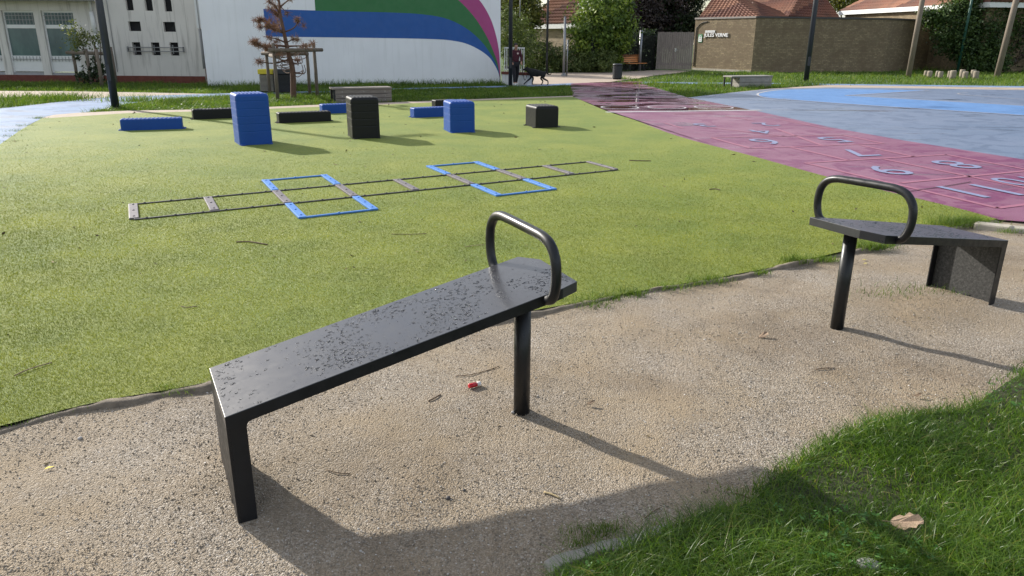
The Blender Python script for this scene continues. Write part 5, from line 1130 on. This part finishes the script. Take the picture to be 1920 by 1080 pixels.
for n in 'rl':
    a, tt = np.array(J[n + 'a'][0]), np.array(J[n + 't'][0]); b = MB(); S_ = [a + [0, -.07, -.05], a + [0, .0, -.04], (a + tt) / 2 + [0, 0, -.018], tt + [0, .0, -.005], tt + [0, .06, -.015]]; b.tube(S_, [.035, .05, .048, .045, .02], 10); b.build('shoe', 'shoe', walker)
b = MB(); b.ball(hp_(0, .025, 1.69), (.085, .098, .07), 2); b.build('hair', 'hair', walker, smooth=True)
b = MB()
for s in (-1, 1): b.ball(hp_(s * .032, .125, 1.645), (.012, .008, .008), 1)
b.build('eyes', 'hair', walker)
# dog: local +x forwards (to its head)
pd = G(1007, 160.2); dog = thing('dog', 'black dog with curled tail trotting left on a lead', 'dog', (pd[0], pd[1], 0), math.pi); dog.scale = (.92,) * 3
D = {'hip': ((-.30, 0, .54), .125), 'bel': ((-.08, 0, .52), .135), 'rib': ((.14, 0, .51), .165), 'sho': ((.27, 0, .545), .115), 'nk': ((.38, 0, .66), .095), 'hd': ((.48, 0, .73), .09), 'mz': ((.58, 0, .665), .042), 'ns': ((.645, 0, .65), .03),
     't0': ((-.40, 0, .55), .04), 't1': ((-.50, 0, .47), .026), 't2': ((-.58, 0, .46), .02), 't3': ((-.62, 0, .53), .014)}
E2 = [('rib', 'bel'), ('bel', 'hip'), ('rib', 'sho'), ('sho', 'nk'), ('nk', 'hd'), ('hd', 'mz'), ('mz', 'ns'), ('hip', 't0'), ('t0', 't1'), ('t1', 't2'), ('t2', 't3')]
for s, n, f, hnd in ((-1, 'a', .22, -.10), (1, 'b', -.06, .12)):
    y = s * .075
    D.update({n + 's': ((.25, y, .44), .06), n + 'e': ((.20 + f * .4, y, .30), .042), n + 'w': ((.27 + f, y, .14 if f > 0 else .15), .026), n + 'p': ((.30 + f * 1.35, y, .03), .026),
              n + 'h': ((-.29, y, .44), .075), n + 'k': ((-.21 + hnd * .5, y, .30), .055), n + 'o': ((-.38 + hnd, y, .19), .03), n + 'q': ((-.36 + hnd * 1.3, y, .06), .024), n + 'r': ((-.31 + hnd * 1.3, y, .025), .026), n + 'x': ((.465, s * .06, .765), .022), n + 'y': ((.44, s * .085, .80), .012)})
    E2 += [('sho', n + 's'), (n + 's', n + 'e'), (n + 'e', n + 'w'), (n + 'w', n + 'p'), ('hip', n + 'h'), (n + 'h', n + 'k'), (n + 'k', n + 'o'), (n + 'o', n + 'q'), (n + 'q', n + 'r'), ('hd', n + 'x'), (n + 'x', n + 'y')]
skin('body', E2, D, 'dog_fur', dog)
hand = np.array(J['lp'][0]); a_ = math.radians(195); hw3 = np.array([p[0] + hand[0] * math.cos(a_) - hand[1] * math.sin(a_), p[1] - .05 + hand[0] * math.sin(a_) + hand[1] * math.cos(a_), hand[2]])
col_ = np.array([pd[0] - .40, pd[1], .62]); S_ = smooth([hw3 - [0, 0, .02], hw3 * .65 + col_ * .35 - [0, 0, .42], hw3 * .35 + col_ * .65 - [0, 0, .50], col_ * .9 + hw3 * .1 - [0, 0, .25], col_], 5)
b = MB(); b.tube(S_, .012, 5); tag(b.build('dog_lead', 'leash'), 'thin dark dog lead sagging between the hand and the dog', 'dog lead')

# ================================================================== SMALL THINGS ON THE GROUND
c = G(890, 722); d = G(906, 718) - G(877, 725); yaw = math.atan2(d[1], d[0]); t = thing('lip_balm', 'small red lip balm tube with white cap on the gravel', 'lip balm', (c[0], c[1], gz_at(c[0], c[1]) + .014), yaw)
b = MB(); b.tube([(-.036, 0, 0), (-.034, 0, 0), (.012, 0, 0)], [.010, .0125, .0125], 16); b.build('tube', 'red_gloss', t); b = MB(); b.tube([(.0125, 0, 0), (.033, 0, 0), (.036, 0, 0)], [.012, .012, .009], 16); b.build('cap', 'cap_white', t);
def scrap(label, uv, pts, m='yellow_paper', name='paper_scrap'):
    p = G(*uv); b = MB(); b.prism([(x, y) for x, y in pts], lambda x, y: .004 + .2 * abs(x), lambda x, y: .0048 + .2 * abs(x)); o = b.build(name, m); o.location = (p[0], p[1], float(gz_at(p[0], p[1])) + .004); tag(o, label, 'paper scrap')
scrap('torn yellow paper triangle on the gravel at the left', (93, 879), [(-.016, -.012), (.016, .012), (-.012, .01)])
for i, (uv, lb_) in enumerate((((1620, 486), 'yellow petal scrap nearer the turf kerb behind the post'), ((1622, 493), 'yellow petal scrap lower on the gravel behind the post'))): scrap(lb_, uv, [(-.02, -.012), (.02, -.004), (.006, .012)])
# dry leaves
def dry_leaf(label, uv, z, L_, yaw, m='dry_leaf', curl=.25, tilt=.1):
    p = G(*uv, z); outl = [(-.5, 0), (-.38, .16), (-.18, .27), (-.05, .2), (.1, .3), (.22, .2), (.36, .22), (.5, .05), (.46, -.1), (.3, -.16), (.22, -.3), (.05, -.24), (-.1, -.32), (-.3, -.22), (-.42, -.12)]
    b = MB(); f = lambda x, y: L_ * (curl * (abs(y / L_) ** 1.5) + .12 * math.sin(x / L_ * 5)); b.prism([(x * L_, y * L_) for x, y in outl], f, lambda x, y: f(x, y) + .0012)
    b.tube([(-.5 * L_, 0, f(-.5 * L_, 0)), (-.72 * L_, .03 * L_, f(-.5 * L_, 0) - .006)], .0016, 5)
    o = b.build('dry_leaf', m); o.location = (p[0], p[1], z); o.rotation_euler = (tilt, -.1, yaw); tag(o, label, 'leaf')
dry_leaf('large dry brown leaf lying on the near lawn', (1700, 978), .085, .112, -.3, curl=.22, tilt=.42)
dry_leaf('small curled brown leaf on the gravel before the far bench', (1432, 628), .0, .075, .5)
dry_leaf('dark dead leaf on the gravel right of the near bench post', (1108, 755), .0, .045, .2, 'twig')
dry_leaf('little dark leaf on the gravel near the lawn at the right', (1722, 740), .0, .04, .0, 'twig')
dry_leaf('tiny tan leaf at the edge of the near lawn', (1464, 880), .01, .035, 1.2, 'straw')
p = G(1625, 1072); b = MB(); b.ball((0, 0, 0), (.045, .03, .02), 2); o = b.build('stone', 'stone', smooth=True); o.location = (p[0], p[1], .03); tag(o, 'flat pale stone in the lawn at the bottom edge', 'stone')
for (uv, r, lb_) in (((962, 772), .011, 'grey pebble left of the near bench post foot'), ((1574, 613), .013, 'pale pebble at the foot of the far bench post'), ((1752, 533), .014, 'pale pebble against the far bench leg panel'), ((1841, 556), .013, 'pale pebble near the lower right foot of the far bench'), ((274, 789), .006, 'small white pebble on gravel near the turf'), ((149, 817), .012, 'tan pebble on gravel below the white one'), ((676, 1027), .006, 'white pebble in the shadow of the near bench'), ((870, 912), .008, 'grey pebble beside the dark clod'), ((840, 926), .012, 'dark flat clod on the gravel under the near bench')):
    p = G(*uv); b = MB(); b.ball((0, 0, 0), (r, r * .8, r * .65), 2); o = b.build('pebble', 'stone' if 'dark' not in lb_ else 'coping', smooth=True); o.location = (p[0], p[1], float(gz_at(p[0], p[1])) + r * .3); o.rotation_euler = (0, 0, r * 900); tag(o, lb_, 'pebble')
# twigs
def twig(label, pts, r=.0025, m='twig', z=.006):
    P_ = [G(*q, z) for q in pts]; o0 = P_[0].copy()
    zz_ = [(.018 if inpoly(np.array([q[:2]]), TURFP)[0] else float(gz_at(q[0], q[1])) + .004) for q in P_]
    b = MB(); b.tube(smooth([(q[0] - o0[0], q[1] - o0[1], h + .003 * (i % 2)) for i, (q, h) in enumerate(zip(P_, zz_))], 3), r, 5); o = b.build('twig', m); o.location = (o0[0], o0[1], 0); tag(o, label, 'twig')
twig('curved dark twig on the gravel under the near bench', [(612, 872), (630, 877), (655, 878)]); twig('long thin twig on the gravel above the lip balm', [(853, 698), (880, 697), (910, 690), (936, 682)]); twig('short twig on the gravel left of the lip balm', [(803, 748), (815, 742), (826, 734)], .004)
twig('pale splinter on the gravel in the bench shadow', [(1020, 915), (1035, 920), (1050, 926)], .004, 'straw'); twig('forked twig on the turf before the ladder', [(443, 456), (468, 456), (502, 461)], .006); twig('long thin stalk on the turf left of the near handle', [(734, 441), (770, 442), (800, 440)], .003)
twig('straw stalk on the turf beside the near handle', [(872, 465), (890, 463), (908, 461)], .003, 'straw'); twig('thin twig on the turf at the far left', [(28, 708), (55, 697), (98, 683)], .003); twig('dark twig on the turf near the court edge', [(1330, 357), (1340, 356), (1350, 358)], .006); twig('thin twig on the turf behind the ladder end', [(1180, 302), (1200, 303), (1220, 303)], .007)
twig('short dark twig on turf below the first ladder square', [(340, 577), (352, 580), (370, 577)], .003); twig('dark twig on gravel at right of near bench', [(1530, 690), (1545, 688), (1565, 686)], .003); twig('dark stem at the near lawn edge', [(1380, 915), (1395, 922), (1406, 926)], .003)
twig('brown stem lying across the edging slab', [(1195, 1005), (1225, 1006), (1262, 1008)], .0022); twig('bent twig beside the edging slab', [(1210, 965), (1225, 955), (1238, 948)], .0025); twig('pale stick lying on the pink court', [(1894, 382), (1899, 386), (1902, 388)], .012, 'straw', .02)

# leaf crumbs and bits blown over the turf and gravel
P = np.concatenate([scatter(TURFP, 420, lambda c: (c[:, 1] < 26) * 1.), scatter(TURFP, 160, lambda c: (c[:, 1] < 9) * 1.)]); n = len(P); C = np.concatenate([P, np.full((n, 1), .024)], 1)
dd = np.linalg.norm(P, axis=1)
V, F, r = leaf_mesh(C, np.tile([0, 0, 1.], (n, 1)) + RNG.normal(size=(n, 3)) * .35, .004 + .0022 * dd * RNG.random(n) ** 2, .5)
MT['crumb'] = attr_col('crumb', [(0, (.045, .03, .015)), (.6, (.11, .08, .03)), (1, (.28, .22, .10))], .9, 0)
tag(link('turf_litter', npmesh('turf_litter', V, F, r), 'crumb'), 'dark crumbs of leaf and twig scattered over the turf', 'litter', kind='stuff')
P = scatter(GRAVP, 260, lambda c: (c[:, 1] < 7) * 1.); n = len(P); C = np.concatenate([P, (gz_at(P[:, 0], P[:, 1]) + .006)[:, None]], 1)
V, F, r = leaf_mesh(C, np.tile([0, 0, 1.], (n, 1)) + RNG.normal(size=(n, 3)) * .4, .003 + .009 * RNG.random(n) ** 3, .6)
tag(link('gravel_litter', npmesh('gravel_litter', V, F, r), 'crumb'), 'brown crumbs of leaf and bark on the gravel', 'litter', kind='stuff')
